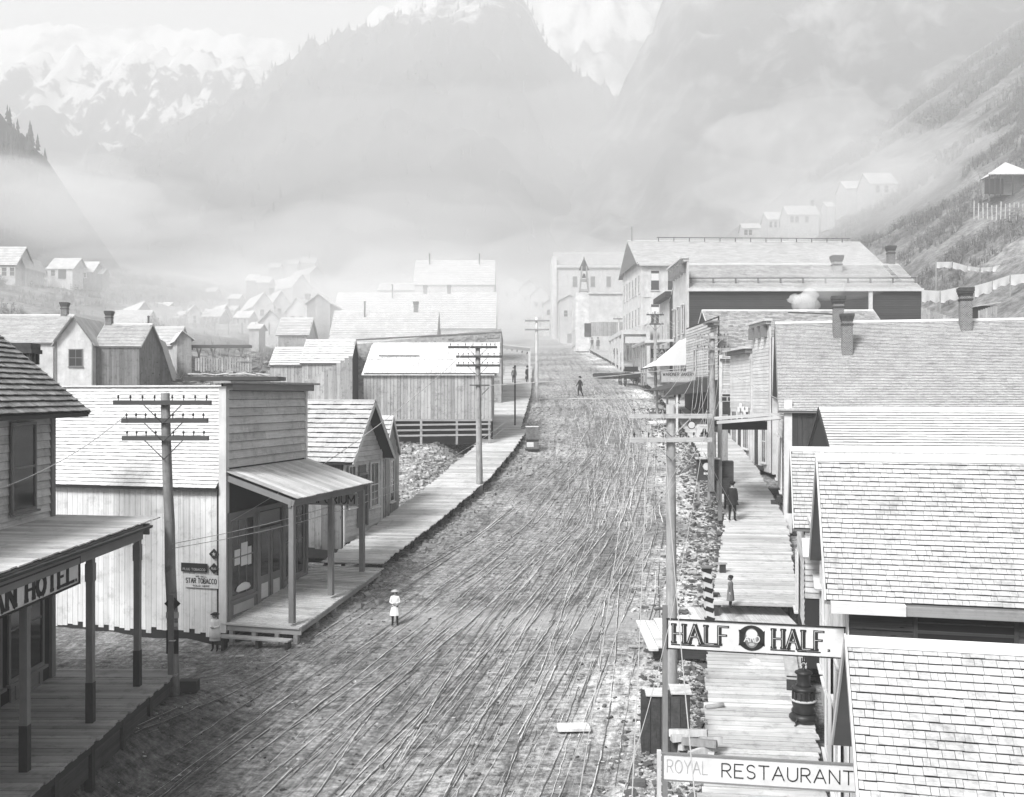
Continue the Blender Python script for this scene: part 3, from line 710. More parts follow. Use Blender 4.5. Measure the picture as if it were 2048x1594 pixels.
def conifers(name, label, spots, h, mat="conifer"):
    """a far-off wood: every tree a few ragged tiers of boughs, all in one mesh"""
    V, Fs = [], []
    for (x, y, z) in spots:
        H = h * R.uniform(.6, 1.35); k = len(V)
        for j in range(4):
            z0, z1, r = z + H * (.1 + .2 * j), z + H * (.45 + .2 * j if j < 3 else 1), H * .17 * (1 - j * .22) * R.uniform(.8, 1.2)
            b = len(V)
            for q in range(6):
                t = q * math.pi / 3 + R.uniform(-.3, .3); rr = r * R.uniform(.7, 1.25); V.append((x + rr * math.cos(t), y + rr * math.sin(t), z0 - R.uniform(0, .04) * H))
            V.append((x, y, z1)); Fs += [(b + q, b + (q + 1) % 6, b + 6) for q in range(6)]
    o = mesh(name, V, Fs, mat); tag(o, label, "forest", None, "stuff")
A_ = [(-900,560),(0,450),(100,420),(180,370),(230,335),(290,300),(330,262),(360,250),(420,215),(455,205),(480,180),(520,165),(560,130),(600,100),(640,80),(700,60),(760,40),(830,18),(890,0),(950,-35),(1000,-45),(1040,-20),(1070,40),(1095,95),(1150,140),(1200,172),(1250,215),(1330,300),(1500,420),(1900,560)]
VA, nA, cA = mountain("forested_mountain", A_, 650, 300, 22, "forest_snow", 26, seed=1)
B_ = [(900,520),(980,480),(1060,420),(1120,350),(1180,270),(1240,190),(1265,135),(1300,70),(1325,0),(1360,-60),(1450,-130),(1600,-190),(1900,-260),(2600,-330)]
mountain("forested_slope", B_, 520, lambda px: 300 if px < 1300 else max(175, 300 - (px - 1300) * .17), 20, "forest", 22, seed=4)
mountain("snowy_mountain", [(-900,330),(-300,230),(-80,175),(0,143),(60,118),(110,104),(170,106),(215,122),(240,108),(270,97),(300,93),(350,97),(420,110),(470,122),(500,130),(540,145),(600,175),(700,220),(900,300)], 780, 450, 50, "snow_rock", 38, seed=8)
mountain("snow_gully", [(700,60),(850,-40),(1000,-130),(1200,-150),(1350,-130),(1500,-60),(1700,60)], 800, 560, 60, "snow_field", 30, seed=12)
mountain("snow_ridge", [(-900,160),(-200,90),(60,52),(100,45),(200,58),(330,52),(450,66),(600,85),(750,90),(900,80)], 1150, 960, 200, "snow_field", 25, seed=15)
VL, nL, cL = mountain("dark_hill", [(-900,-200),(-300,20),(-100,150),(0,228),(40,270),(70,296),(98,330),(112,372),(124,430),(140,520),(200,640)], 220, 160, 14, "forest_dark", 6, seed=20, step=8, rows=30)
sp = []
for i in range(cL):
    for r in range(3, 30):
        if R.random() < .75: x, y, z = VL[i * nL + r]; sp.append((x + R.uniform(-1.2, 1.2), y, z - 1))
sp = [s for s in sp if -150 < s[0] < -60]
conifers("conifer_wood", "dark conifer wood on the steep hill at the left edge", sp, 4.0)
sp = []
for i in range(cA):
    r = 45; x, y, z = VA[i * nA + r]
    for k in range(2):
        if R.random() < .55: sp.append((x + R.uniform(-2, 2), y + R.uniform(-3, 3), z - 2))
    for r in range(8, 45, 2):
        if R.random() < .35: x, y, z = VA[i * nA + r]; sp.append((x + R.uniform(-3, 3), y + R.uniform(-3, 3), z - 2))
conifers("mountain_forest", "thin conifer forest covering the hazy middle mountain", sp, 5.5)

# ------------------------------------------------------------------ boardwalks
def walk(name, label, y0, y1, TL, TR, TZ, w=.24, mat="walk_plank", lift=0, along=False, group=None, posts=True, step=None):
    mid = (lerp_tab(TL, y0) + lerp_tab(TR, y0)) / 2
    t = thing(name, label, "boardwalk", (mid, y0, lerp_tab(TZ, y0) + lift), 0, group); o = Vector(t.location); ms = []; y = y0; pst = []; str_ = []
    while y < y1:
        ww = w * R.uniform(.85, 1.15); yc = y + ww / 2
        a = Vector((lerp_tab(TL, yc) + R.uniform(-.08, .05), yc, lerp_tab(TZ, yc) + lift)); b = Vector((lerp_tab(TR, yc) + R.uniform(-.05, .05), yc, a.z))
        d = lerp_tab(TL, yc + .5) - lerp_tab(TL, yc - .5); sk = -d * (b.x - a.x)     # boards lie square to the walk
        b.y += sk * .55; a.y -= sk * .0
        dv = (b - a); L = dv.length; dv.normalize(); up = Vector((0, -(lerp_tab(TZ, yc + .5) - lerp_tab(TZ, yc - .5)) * .8, 1)).normalized(); fw = up.cross(dv).normalized(); up = dv.cross(fw)
        ms.append(BX((a + b) / 2 - o + Vector((0, 0, R.uniform(-.006, .006))), (L, ww - .012, .045), (dv, fw, up)))
        y += ww
    pieces(t, "plank", ms, mat)
    n = max(2, int((y1 - y0) / 1.6)); 
    for k in range(n):
        ya, yb = y0 + (y1 - y0) * k / n, y0 + (y1 - y0) * (k + 1) / n
        for T_, s in ((TL, 1), (TR, -1)):
            a = Vector((lerp_tab(T_, ya) + .12 * s, ya, lerp_tab(TZ, ya) + lift - .1)) - o; b = Vector((lerp_tab(T_, yb) + .12 * s, yb, lerp_tab(TZ, yb) + lift - .1)) - o
            d = b - a; L = d.length; d.normalize(); e = EZ.cross(d).normalized(); str_.append(BX((a + b) / 2, (L, .06, .14), (d, e, d.cross(e))))
            g = ground(a.x + o.x, ya) - o.z
            if posts and a.z - g > .1: pst.append(BX(Vector((a.x, a.y + .02, (a.z + g) / 2 - .2)), (.14, .14, a.z - g + .4)))
    joined("stringer", str_, "beam_dark", t); 
    if pst: pieces(t, "post", pst, "beam_dark")
    return t
walk("boardwalk", "plank boardwalk at the near right running past the heating stove", 13.0, 30.2, T_RBL, T_RBR, T_RBZ)
# cross planks laid lengthwise where the child stands
def ramp(name, label, x0, x1, y0, y1, zf, n, mat="walk_plank", rz=0):
    t = thing(name, label, "plank ramp", (x0, y0, zf(0)), rz); ms = []
    for i in range(n):
        x = (i + .5) / n * (x1 - x0)
        ms.append(BX(Vector((x, (y1 - y0) / 2 + R.uniform(-.1, .1), 0)), ((y1 - y0), (x1 - x0) / n - .015, .045), (Vector((0, y1 - y0, zf(1) - zf(0))).normalized(), -EX, EZ)))
    pieces(t, "plank", ms, mat); return t
ramp("plank_landing", "landing of lengthwise planks under the walking child", 6.0, 9.2, 30.15, 34.3, lambda s: -7.43 + .50 * s, 14)
walk("boardwalk", "plank boardwalk beyond the walking child up to the two men", 33.3, 45.2, T_RBL, T_RBR, T_RBZ)
walk("boardwalk", "right boardwalk under the tall canopy post beside the crates", 45.3, 64, T_RBL, T_RBR, T_RBZ)
walk("boardwalk", "right boardwalk in front of the bakery with the stacked firewood", 64.1, 89, T_RBL, T_RBR, T_RBZ, .3)
walk("boardwalk", "pale distant right boardwalk where the far men stand", 92, 150, T_RBL, T_RBR, T_RBZ, .5)
T_LZ = [(y, zst(y) + .42) for y in range(20, 210, 2)]
walk("boardwalk", "left boardwalk climbing from the emporium porch past the gabled cottage", 38.5, 66.5, T_LBI, T_LBO, T_LZ)
walk("boardwalk", "upper left boardwalk where two men stand under the small canopy", 66.6, 118, [(66, -2.2)] + T_LBI[4:], [(66, .55), (86, 1.6), (118, 2.4)], T_LZ, .3)
# planks and footbridge across the street
t = thing("footbridge", "raised plank footbridge reaching into the street by the wagon", "footbridge", (8.9, 108, zst(108) + .5))
pieces(t, "plank", [BX(Vector((i * .3, 0, .0 + i * .012)), (.28, 2.6, .07)) for i in range(18)], "walk_plank")
joined("stringer", [BX(Vector((2.6, s * 1.1, -.2)), (5.4, .14, .3)) for s in (-1, 1)], "beam_dark", t)
t = thing("crossing_plank", "narrow plank crossing laid over the street near the far wagon", "crossing", (2.3, 86.5, zst(86.5) + .03))
pieces(t, "plank", [BX(Vector((1.3 + i * 2.5, s * .2, 0)), (2.4, .24, .07)) for i in range(4) for s in (0, 1)], "walk_plank")

# ------------------------------------------------------------------ L1 hotel at the near left
hz = -7.3
t = thing("hotel", "dark two-storey hotel at the left edge with posts and covered porch", "hotel", (-11.95, 26, hz)); HT = t
ux = Vector((0, -1, 0))
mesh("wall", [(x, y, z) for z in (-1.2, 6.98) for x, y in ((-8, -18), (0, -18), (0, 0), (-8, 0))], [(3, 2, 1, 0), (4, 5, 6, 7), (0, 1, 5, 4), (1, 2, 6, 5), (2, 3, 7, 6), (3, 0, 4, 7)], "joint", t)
hsiding(t, "clapboard", -7.0, -.02, 4.1, 6.75, 0, .21, "clap_raw", face=1, side=True, split=3.5)
box("corner_board", (.04, -.09, 3.2), (.09, .2, 7.0), "trim_gray", t)
window(t, (.08, -1.72, 5.55), 1.15, 2.1, '+x', 1, 2, "trim_gray"); window(t, (.08, -4.3, 5.55), 1.15, 2.1, '+x', 1, 2, "trim_gray")
vsiding(t, "plank", -7.9, .0, lambda x: 6.9, -.9, 0, .25, "clap_raw", face=1)
# ground floor front: dark shop glazing
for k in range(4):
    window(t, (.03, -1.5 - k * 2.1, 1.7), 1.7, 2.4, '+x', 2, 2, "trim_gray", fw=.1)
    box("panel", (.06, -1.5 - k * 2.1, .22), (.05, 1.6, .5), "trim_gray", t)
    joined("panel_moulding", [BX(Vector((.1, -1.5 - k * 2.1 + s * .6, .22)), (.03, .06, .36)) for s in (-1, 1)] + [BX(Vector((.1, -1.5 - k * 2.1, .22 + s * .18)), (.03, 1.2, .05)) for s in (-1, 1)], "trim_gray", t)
# roof rising away from the street with heavy shingle rows
zr0 = 6.93; xo = .58
us = Vector((-1.0, 0, .84)).normalized(); p0 = Vector((xo, -18, zr0 - .1))
prism("roof", [(0, 0), (18.9, 0), (18.9, 7), (0, 7)], p0 - EX.cross(EY) * .02, EY, us, -.06, "beam_dark", t)
ms = slope_pieces(p0, EY, us, 18.9, 6.5, .215, .26, .03, rough=.012)
ms = [m for m in ms if m.translation.y > -6]; ms.sort(key=lambda m: -m.translation.y)
pieces(t, "shingle", ms, "shingle_brown", 300)
box("eave_board", (xo - .1, -8.6, zr0 - .16), (.2, 18.9, .1), "beam_dark", t)
box("rake_board", Vector((xo, .92, zr0 - .12)) + us * 3.2, (6.4, .05, .12), "beam", t, (us, EY, us.cross(EY)))
# porch roof, fascia, posts, floor
prism("porch_roof", [(0, 0), (18, 0), (17.35, 2.85), (0, 2.75)], (0, -18, 4.13), EY, Vector((1, 0, -.045)), .06, "beam_dark", t)
ms = [BX(Vector((1.36, -17 + i * .29, 4.12)), (2.72 if i % 3 else 2.66, .27, .03), (Vector((1, 0, -.045)).normalized(), EY, EZ)) for i in range(60)]
pieces(t, "roof_board", ms[::-1], "walk_plank")
box("fascia", (2.66, -9.4, 3.86), (.06, 17.0, .36), "trim_gray", t)
box("fascia", (1.5, -.62, 3.90), (2.5, .05, .28), "trim_gray", t)
for i, (x, y) in enumerate(((2.55, -.9), (2.55, -3.7), (2.5, -6.6), (2.5, -9.6), (2.5, -12.6))):
    pz = box("porch_post", (x, y, 1.85), (.15, .15, 3.7), "trim_gray", t)
    box("post_base", (x, y, .45), (.165, .165, .9), "clap_dark", t); box("post_capital", (x, y, 3.35), (.18, .18, .4), "trim_gray", t)
box("end_post", (3.05, .15, 1.05), (.15, .15, 2.1), "trim_gray", t)
ms = []
for i in range(72):
    y = .55 - i * .2; ms.append(BX(Vector((1.5 + .02 * (i % 3), y, -.02 + R.uniform(-.006, .006))), (3.25 + R.uniform(-.05, .05), .185, .045)))
pieces(t, "porch_plank", ms, "walk_dark")
box("skirt_board", (2.98, -6.8, -.42), (.05, 14.6, .75), "plank_dark", t); box("skirt_board", (1.5, .5, -.4), (3.0, .05, .7), "plank_dark", t)
joined("joist", [BX(Vector((3.02, -7, -.16)), (.08, 15, .22))] + [BX(Vector((3.0, .3 - i * 1.7, -.6)), (.16, .16, 1.0)) for i in range(9)], "beam_dark", t)
# the sign under the fascia
t = thing("hotel_sign", "white HOTEL signboard hung under the porch fascia at left edge", "sign", (-9.32, 21.45, -4.03), 0)
sx = -EY
box("board", (0, -3.3, .28), (.05, 6.6, .56), "sign_white", t)
joined("frame", [BX(Vector((.02, -3.3, z)), (.08, 6.64, .035)) for z in (0, .56)] + [BX(Vector((.02, 0, .28)), (.08, .035, .6))], "ink", t)
# facing the street (+x): reads towards +y
text(t, "AN HOTEL.", (.03, -3.55, .09), EY, EZ, .38, 3.42, .34, "ink", serif=.42, hst=.15, gap=.34)
# brick chimney behind the hotel roof
t = thing("brick_chimney", "dark flared brick chimney behind the hotel roof", "chimney", (-14.6, 30, -2.2))
joined("stack", [BX(Vector((0, 0, 1.5)), (.42, .42, 3.2))], "brick_coursed", t)
joined("cap", [BX(Vector((0, 0, 3.65)), (.62, .62, .18)), BX(Vector((0, 0, 3.5)), (.7, .7, .12)), BX(Vector((0, 0, 2.9)), (.5, .5, .14))] + [BX(Vector((sx * .24, sy * .24, 3.28)), (.1, .1, .32)) for sx in (-1, 0, 1) for sy in (-1, 0, 1)], "brick_dark", t)

# ------------------------------------------------------------------ L2 emporium with false front
a2 = -math.atan(.262); zb2 = -7.3
t = thing("false_front_store", "white board store with tall clapboard false front and porch", "store", (-9.25, 32, zb2), a2)
W2, L2_ = 5.75, 15.0
ze, zr = 4.5, 7.62
gable_body(t, -L2_, -.05, 0, W2, -.8, ze, zr, W2 / 2, "joint", "wall")
vsiding(t, "board", -L2_, -.2, lambda x: ze, -.35, 0, .2, "white_wash", gap=.006, jit=.12)
roof_slabs(t, -L2_ - .3, -.12, -.22, W2 + .2, ze - .2, ze - .2, zr, W2 / 2, "joint")
p0 = Vector((-L2_ - .3, -.22, ze - .2)); us = (Vector((-L2_ - .3, W2 / 2, zr)) - p0); S = us.length; us.normalize()
ms = slope_pieces(p0, EX, us, L2_ + .18, S, .155, .22, .016, rough=.006)
joined("shingle_field", ms, "clap_white", t, "stuff")
box("ridge_board", (-L2_ / 2, W2 / 2 - .08, zr + .0), (L2_, .2, .06), "trim", t)
# false front wall
zt = 7.68
box("false_front", (0, W2 / 2, zt / 2 + .15), (.12, W2, zt - .3), "joint", t)
hsiding(t, "clapboard", .1, W2 - .05, 4.95, zt - .25, .06, .265, "clap_raw", face=1, side=True, split=3.2)
box("corner_board", (.02, -.03, zt / 2 - .2), (.26, .08, zt + .2), "trim", t); box("corner_board", (.09, .1, zt / 2), (.04, .2, zt), "trim", t)
box("corner_board", (.09, W2 - .06, zt / 2), (.06, .14, zt), "trim", t)
box("cornice", (.12, W2 / 2 + .1, zt + .03), (.62, W2 + .7, .07), "plank_raw", t); box("cornice_soffit", (.2, W2 / 2, zt - .12), (.34, W2 + .1, .22), "trim_gray", t)
box("loose_board", (-.05, W2 / 2 - .9, zt + .1), (.2, W2 * .62, .04), "plank_dark", t, (EX, (EY + EZ * .03).normalized(), EZ))
# shop front below the porch roof
def shopwin(y, w, zc=2.0, h=2.55, c=2):
    window(t, (.08, y, zc), w, h, '+x', c, 2, "trim_gray", fw=.11, sill=True)
shopwin(1.05, 1.5, c=3); shopwin(4.7, 1.5, c=3)
for s in (-1, 1):
    y = 2.88 + s * .42
    d = box("door", (.1, y, 1.38), (.05, .78, 2.7), "trim_gray", t)
    box("door_glass", (.13, y, 1.85), (.02, .48, 1.45), "glass", t); box("door_panel", (.135, y, .6), (.02, .45, .5), "trim", t)
box("transom", (.09, 2.88, 3.05), (.04, 1.7, .5), "glass", t)
joined("shopfront_frame", [BX(Vector((.12, y, 1.75)), (.12, .14, 3.5)) for y in (.12, 1.98, 3.8, 5.62)] + [BX(Vector((.12, 2.87, 3.42)), (.1, 5.5, .16))], "trim_gray", t)
for y in (1.05, 4.7):
    box("panel", (.11, y, .32), (.05, 1.65, .56), "trim_gray", t); box("panel_field", (.145, y, .34), (.02, 1.3, .3), "sign_gray", t)
box("step_sill", (.32, 2.87, -.06), (.5, 5.6, .06), "walk_plank", t)
# goods in the window
for (yy, zz, sy, sz) in ((.7, 2.0, .34, .5), (1.15, 2.05, .4, .75), (1.5, 1.95, .22, .6)): box("garment", (.105, yy, zz), (.012, sy, sz), "cloth_white", t)
lathe("hat_pile", [(.3, 0), (.42, .05), (.34, .18), (.1, .26)], "cloth_white", t, 10, (.13, 1.05, .86), .05, 1.2)
# porch roof, posts
pr = Vector((2.45, 0, -.78)); prn = pr.normalized()
prism("porch_roof", [(0, 0), (W2 + .15, 0), (W2 + .15, pr.length + .15), (0, pr.length + .15)], (.06, 0, 4.84), EY, prn, -.05, "soffit", t)
ms = []
for i in range(19):
    y = -.05 + i * (W2 + .3) / 19 + .15; ms.append(BX(Vector((.06, y, 4.89)) + prn * 1.36, (2.76 + R.uniform(-.03, .03), (W2 + .3) / 19 - .012, .03), (prn, EY, prn.cross(EY))))
pieces(t, "roof_board", ms, "walk_plank")
box("porch_beam", (2.35, W2 / 2, 3.88), (.1, W2 + .05, .22), "trim_gray", t)
box("porch_beam", Vector((1.3, .03, 4.27)), (2.5, .08, .18), "trim_gray", t, (prn, EY, prn.cross(EY)))
for y, lift in ((.1, 0.12), (2.95, .45), (5.62, .80)): box("porch_post", (2.38, y, (3.8 + lift) / 2), (.17, .17, 3.8 - lift), "trim_gray", t)
# EMPORIUM sign board hung from the far end of the porch
t3 = thing("emporium_sign", "dark grey EMPORIUM signboard hanging under the porch roof end", "sign", P(608, 1008, 37.3) + Vector((0,0,0)), a2)
L3 = 2.12
box("board", (L3 / 2 - .02, 0, .22), (L3 + .1, .05, .46), "sign_gray", t3)
text(t3, "EMPORIUM", (.04, -.03, .07), EX, EZ, .3, L3 - .12, .17, "ink", hst=.15)
joined("hanger", [BX(Vector((x, 0, .62)), (.04, .04, .4)) for x in (.1, L3 - .15)], "beam_dark", t3)
# tobacco posters on the side wall
def tin(name, label, x, z, w, h, mat, rot=0, txt=None, parent=None):
    o = thing(name, label, "sign", Matrix.Rotation(a2, 3, 'Z') @ Vector((x, -.085, z)) + Vector((-9.25, 32, zb2)), a2)
    ax = (EX, EZ, -EY) if not rot else ((EX + EZ).normalized(), (EZ - EX).normalized(), -EY)
    box("plate", (0, 0, 0), (w, h, .02), mat, o, ax); return o
o = tin("tobacco_sign", "white STAR TOBACCO sign on the store's side wall near the corner", -.72, 1.32, 1.22, .42, "sign_white")
text(o, "STAR TOBACCO", (-.55, -.013, -.06), EX, EZ, .15, 1.1, .16, "ink"); text(o, "WE SELL", (-.2, -.013, .13), EX, EZ, .05, .4, .16, "ink"); text(o, "SOLD HERE", (-.3, -.013, -.17), EX, EZ, .05, .6, .16, "ink")
o = tin("tobacco_sign", "long dark tobacco sign above the white sign on the store wall", -.98, 1.75, .95, .28, "black_paint")
text(o, "PLUG TOBACCO", (-.4, -.013, -.09), EX, EZ, .07, .8, .16, "sign_gray"); 
o = tin("tobacco_sign", "upper dark diamond-shaped sign with a star on the store wall", -.27, 2.21, .25, .25, "black_paint", 1)
V = [(math.cos(math.radians(90 + 36 * k)) * (.075 if k % 2 == 0 else .03), math.sin(math.radians(90 + 36 * k)) * (.075 if k % 2 == 0 else .03)) for k in range(10)]
prism("star", V, (0, -.012, 0), EX, EZ, .004, "sign_gray", o)
o = tin("tobacco_sign", "lower dark diamond-shaped sign with pale lettering on the store wall", -.27, 1.75, .25, .25, "black_paint", 1)
text(o, "PLUG", (-.08, -.013, -.03), EX, EZ, .06, .16, .2, "sign_gray")
# porch deck in front of the store
t = thing("store_deck", "raised plank deck of the false-front store with front step", "deck", (-9.25, 32, zb2), a2)
ms = []
for i in range(34):
    y = i * .205; z = .0 + .105 * y
    ms.append(BX(Vector((1.35, y, z + R.uniform(-.005, .005))), (2.75 + R.uniform(-.04, .03) + (.03 * max(0, y - 5)), .19, .05)))
pieces(t, "plank", ms, "walk_plank")
joined("joist", [BX(Vector((2.6, 3.4, .22)), (.08, 6.9, .18), (EX, Vector((0, 1, .105)).normalized(), EZ)), BX(Vector((1.4, 0, -.12)), (2.7, .07, .18))], "beam", t)
pieces(t, "post", [BX(Vector((2.55, y, -.45 + .08 * y)), (.14, .14, .8)) for y in (.05, 1.4, 2.8, 4.2, 5.5, 6.7)] + [BX(Vector((x, .05, -.45)), (.14, .14, .75)) for x in (.3, 1.1, 1.9)], "beam", )
box("step", (1.35, -.42, -.3), (2.45, .34, .05), "walk_plank", t); joined("step_leg", [BX(Vector((x, -.42, -.6)), (.1, .25, .55)) for x in (.3, 1.5, 2.5)], "beam_dark", t)

# ------------------------------------------------------------------ L3 gabled cottage, L4 next one
a3 = -math.atan(.30)
t = thing("gabled_cottage", "small cottage with steep shingled roof behind the store porch", "cottage", (-6.93, 41.0, -5.75), a3)
W3 = 3.75; ze, zr, yr = 3.3, 5.5, 1.87
gable_body(t, -7, -.0, 0, W3, -1, ze, zr - .06, yr, "joint")
vsiding(t, "plank", -7, -.05, lambda x: ze, -.6, 0, .3, "plank_old", jit=.05)
roof_slabs(t, -7.3, .62, -.28, W3 + .25, ze - .33, ze - .3, zr, yr, "joint")
p0 = Vector((-7.3, -.28, ze - .33)); us = (Vector((-7.3, yr, zr)) - p0); S = us.length; us.normalize()
pieces(t, "shingle", slope_pieces(p0, EX, us, 7.92, S, .24, .34, .025, rough=.01)[::-1], "shingle_mid", 300)
box("ridge_board", (-3.4, yr, zr + .03), (8, .16, .05), "trim", t)
hsiding(t, "clapboard", .0, W3, -.35, zr - .2, .0, .215, "clap_raw", face=1, side=True, clip=lambda z: (0.02, W3 - .02) if z < ze else (yr * (z - ze) / (zr - ze) + .06, W3 - (W3 - yr) * (z - ze) / (zr - ze) - .06))
for s, ya, za in ((1, -.28, ze - .33), (-1, W3 + .25, ze - .3)):
    d = Vector((0, yr - ya, zr - za)); l = d.length; d.normalize(); box("barge_board", Vector((.6, (yr + ya) / 2, (zr + za) / 2 - .08)), (l, .16, .04), "trim", t, (d, EX.cross(d), EX))
box("corner_board", (.05, .03, 1.4), (.05, .12, 4), "trim", t); box("corner_board", (.05, W3 - .03, 1.4), (.05, .12, 4), "trim", t)
window(t, (.09, .62, 1.95), .62, 1.7, '+x', 2, 2, "trim"); window(t, (.09, 2.85, 1.85), .8, 1.9, '+x', 2, 2, "trim")
door(t, (.06, 1.72, 1.25), .8, 2.1, '+x', "plank_dark", "trim_gray"); box("transom", (.07, 1.72, 2.6), (.03, .7, .35), "glass", t)
t = thing("board_shop", "narrow batten-walled building just beyond the gabled cottage", "shop", (-5.85, 45.4, -5.5), -.14)
ridge_house(t, -4.5, 0, 2.6, -1, 2.8, 4.5, None, .12, .1, "white_board", "shingle_mid", .24, .35)
vsiding(t, "board", 0, 2.6, lambda y: 2.8 + 1.6 * (1 - abs(y - 1.3) / 1.3) - .1, -.4, .0, .28, "plank_raw", face=1, side=True, batten=.06)
window(t, (.05, 1.3, 1.5), .75, 1.9, '+x', 1, 2, "trim")

# ------------------------------------------------------------------ L5 barn, trestle rails, fence
t = thing("plank_barn", "long low barn of rough vertical planks with pale board roof", "barn", (-1.28, 62, -1.5), 0)
xl = -9.2 + 1.28
gable_body(t, xl, 0, 0, 8.5, -.1, 2.85, 4.85, 4.4, "joint")
vsiding(t, "plank", xl, -.0, lambda x: 2.85, -.05, 0, .21, "plank_raw", jit=.05)
vsiding(t, "plank", 0, 8.4, lambda y: 2.85, -.05, 0, .25, "plank_raw", face=1, side=True)
for (z0, z1, y0, y1) in ((2.82, 3.72, -.25, 2.0), (3.72, 4.95, 1.9, 4.4)):
    d = Vector((0, y1 - y0, z1 - z0)); l = d.length; d.normalize(); nn = EX.cross(d)
    pieces(t, "roof_board", [BX(Vector((xl + .15 + i * .3, (y0 + y1) / 2, (z0 + z1) / 2 + .04)), (l, .285, .035), (d, -EX, EX.cross(d))) for i in range(28)], "white_wash")
roof_slabs(t, xl - .1, .2, -.2, 8.7, 2.78, 2.9, 4.86, 4.4, "white_wash")
box("ridge_board", (xl / 2, 4.35, 4.98), (8.2, .2, .06), "trim", t); box("roof_batten", (xl / 2 - 2, 2.2, 4.02), (2.6, .06, .06), "beam_dark", t)
t = thing("trestle_fence", "open rail fence of three rails under the barn's front edge", "fence", (-7.6, 61.6, -2.6))
pieces(t, "rail", [BX(Vector((3.1, 0, .12 + k * .33 + 0)), (6.4, .05, .11), ((EX + EZ * .025).normalized(), EY, EZ)) for k in range(3)], "beam")
pieces(t, "post", [BX(Vector((x, .06, .3)), (.14, .12, 1.5)) for x in (.1, 2.0, 4.2, 6.2)], "beam")
box("sill_beam", (3.1, .1, 1.05), (6.6, .2, .12), "beam", t)
box("skirt", (3.1, 1.4, .3), (6.6, .05, 1.6), "beam_dark", t)
t = thing("board_fence", "tall board fence sloping down left of the plank barn", "fence", (-13.2, 60.5, -2.0))
pieces(t, "picket", [BX(Vector((i * .245, 0, (1.2 + .135 * i * .5) )), (2.5 + .135 * i, .23, .03), (EZ, EX, EY)) for i in range(15)], "plank_raw")
t = thing("plank_shed", "grey plank shed with two pale roof sections left of the barn", "shed", P(540, 782, 76), 0)
ridge_house(t, 0, 2.3, 4, -1, 2.05, 3.4, None, .05, .15, "joint", "white_wash", .3, .5); ridge_house(t, 2.35, 6.1, 4.6, -1, 2.2, 4.0, None, .05, .15, "joint", "white_wash", .3, .5)
vsiding(t, "plank", 0, 6.1, lambda x: 2.0, -.6, 0, .27, "plank_raw")
# ------------------------------------------------------------------ L7 stone store with sloping parapet
t = thing("stone_store", "rubble stone store wall with sloping parapet above the barn", "store", (-.85, 80, -1.3), 0)
prism("wall", [(-12.1, -1.0), (0, -1.0), (0, 6.6), (-12.1, 5.3)], (0, .4, 0), EX, EZ, .4, "stone", t)
mesh("roof", [(-12, .4, 5.0), (0, .4, 6.3), (0, 14, 6.3), (-12, 14, 5.0)], [(0, 1, 2, 3)], "white_board", t)
box("front_wall", (-.2, 7.2, 2.7), (.4, 13.8, 7.6), "stone", t); box("coping", (-6.05, .2, 6.02), (12.2, .5, .1), "trim_gray", t, (Vector((12.1, 0, 1.3)).normalized(), EY, EZ))
st = []
for k in range(900):
    x = -R.uniform(.2, 12); z = R.uniform(-.6, 6.5 + x * .107 - .2); st.append(BX(Vector((x, -.0, z)), (R.uniform(.15, .5), R.uniform(.06, .14), R.uniform(.1, .25)), ((EX + EZ * R.uniform(-.2, .2)).normalized(), EY, EZ)))
joined("rubble", st, "rock", t, "stuff")
t = thing("small_canopy", "flat canopy on a post over the upper left boardwalk", "canopy", (-.8, 98, 1.0), 0)
box("roof", (1.25, .9, 3.75), (2.7, 2.8, .08), "white_board", t, (Vector((1, 0, -.22)).normalized(), EY, EZ)); box("beam", (1.25, -.5, 3.55), (2.6, .1, .3), "beam", t, (Vector((1, 0, -.22)).normalized(), EY, EZ))
box("post", (2.5, -.45, 1.6), (.2, .2, 3.5), "trim", t)
for k in range(5): box("rafter", (.3 + k * .5, .9, 3.6 - .11 * k), (.08, 2.6, .12), "beam_dark", t)
# ------------------------------------------------------------------ right side, near block
ar = -math.atan(.237)
def front_x(Y): return lerp_tab(T_RBR, Y)
t = thing("shingled_shop", "nearest gable-roofed shop at bottom right with big pale shingles", "shop", (5.42, 15, -9.35), ar)
zr, hw, zo = 5.69, 2.2, 0
ridge_house(t, 0, 13, 4.3, -.5, zr - 2.1, zr, 0, .38, .3, "joint", "shingle_pale", .13, .17, 300, y0=-2.15, th=.016)
hsiding(t, "clapboard", -2.1, 2.1, -.3, 5.5, 0, .16, "clap_white", face=-1, side=True, clip=lambda z: (-2.1, 2.1) if z < zr - 2.1 else (-(zr - z) + .05, (zr - z) - .05))
window(t, (-.1, .1, 1.5), 1.2, 1.8, '-x', 2, 2, "trim")
t = thing("shingled_shop", "second gable-roofed shop from the front, wide pale roof above black side window", "shop", (6.85, 21, -8.9), ar)
zr = 7.62
ridge_house(t, 0, 13, 4.8, -.5, zr - 2.4, zr, 0, .42, .15, "joint", "shingle_pale", .118, .17, 300, y0=-2.4, th=.014)
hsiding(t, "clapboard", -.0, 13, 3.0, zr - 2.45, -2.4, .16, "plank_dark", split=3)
box("gutter", (6.3, -2.62, zr - 2.66), (13.2, .16, .16), "beam", t); box("gutter_end", (.3, -2.64, zr - 2.64), (1.3, .2, .2), "trim", t)
for k in range(5): window(t, (2.0 + k * 2.3, -2.42, 4.55), 1.7, .9, '-y', 1, 2, "beam_dark")
vsiding(t, "front_board", -2.4, 2.4, lambda y: zr - .15 - abs(y), -.3, 0, .2, "white_wash", face=-1, side=True)
for y in (-1.2, 1.25): window(t, (-.1, y, 2.2), 1.0, 2.6, '-x', 1, 2, "trim")
door(t, (-.06, 0, 1.2), .9, 2.3, '-x', "plank_dark")
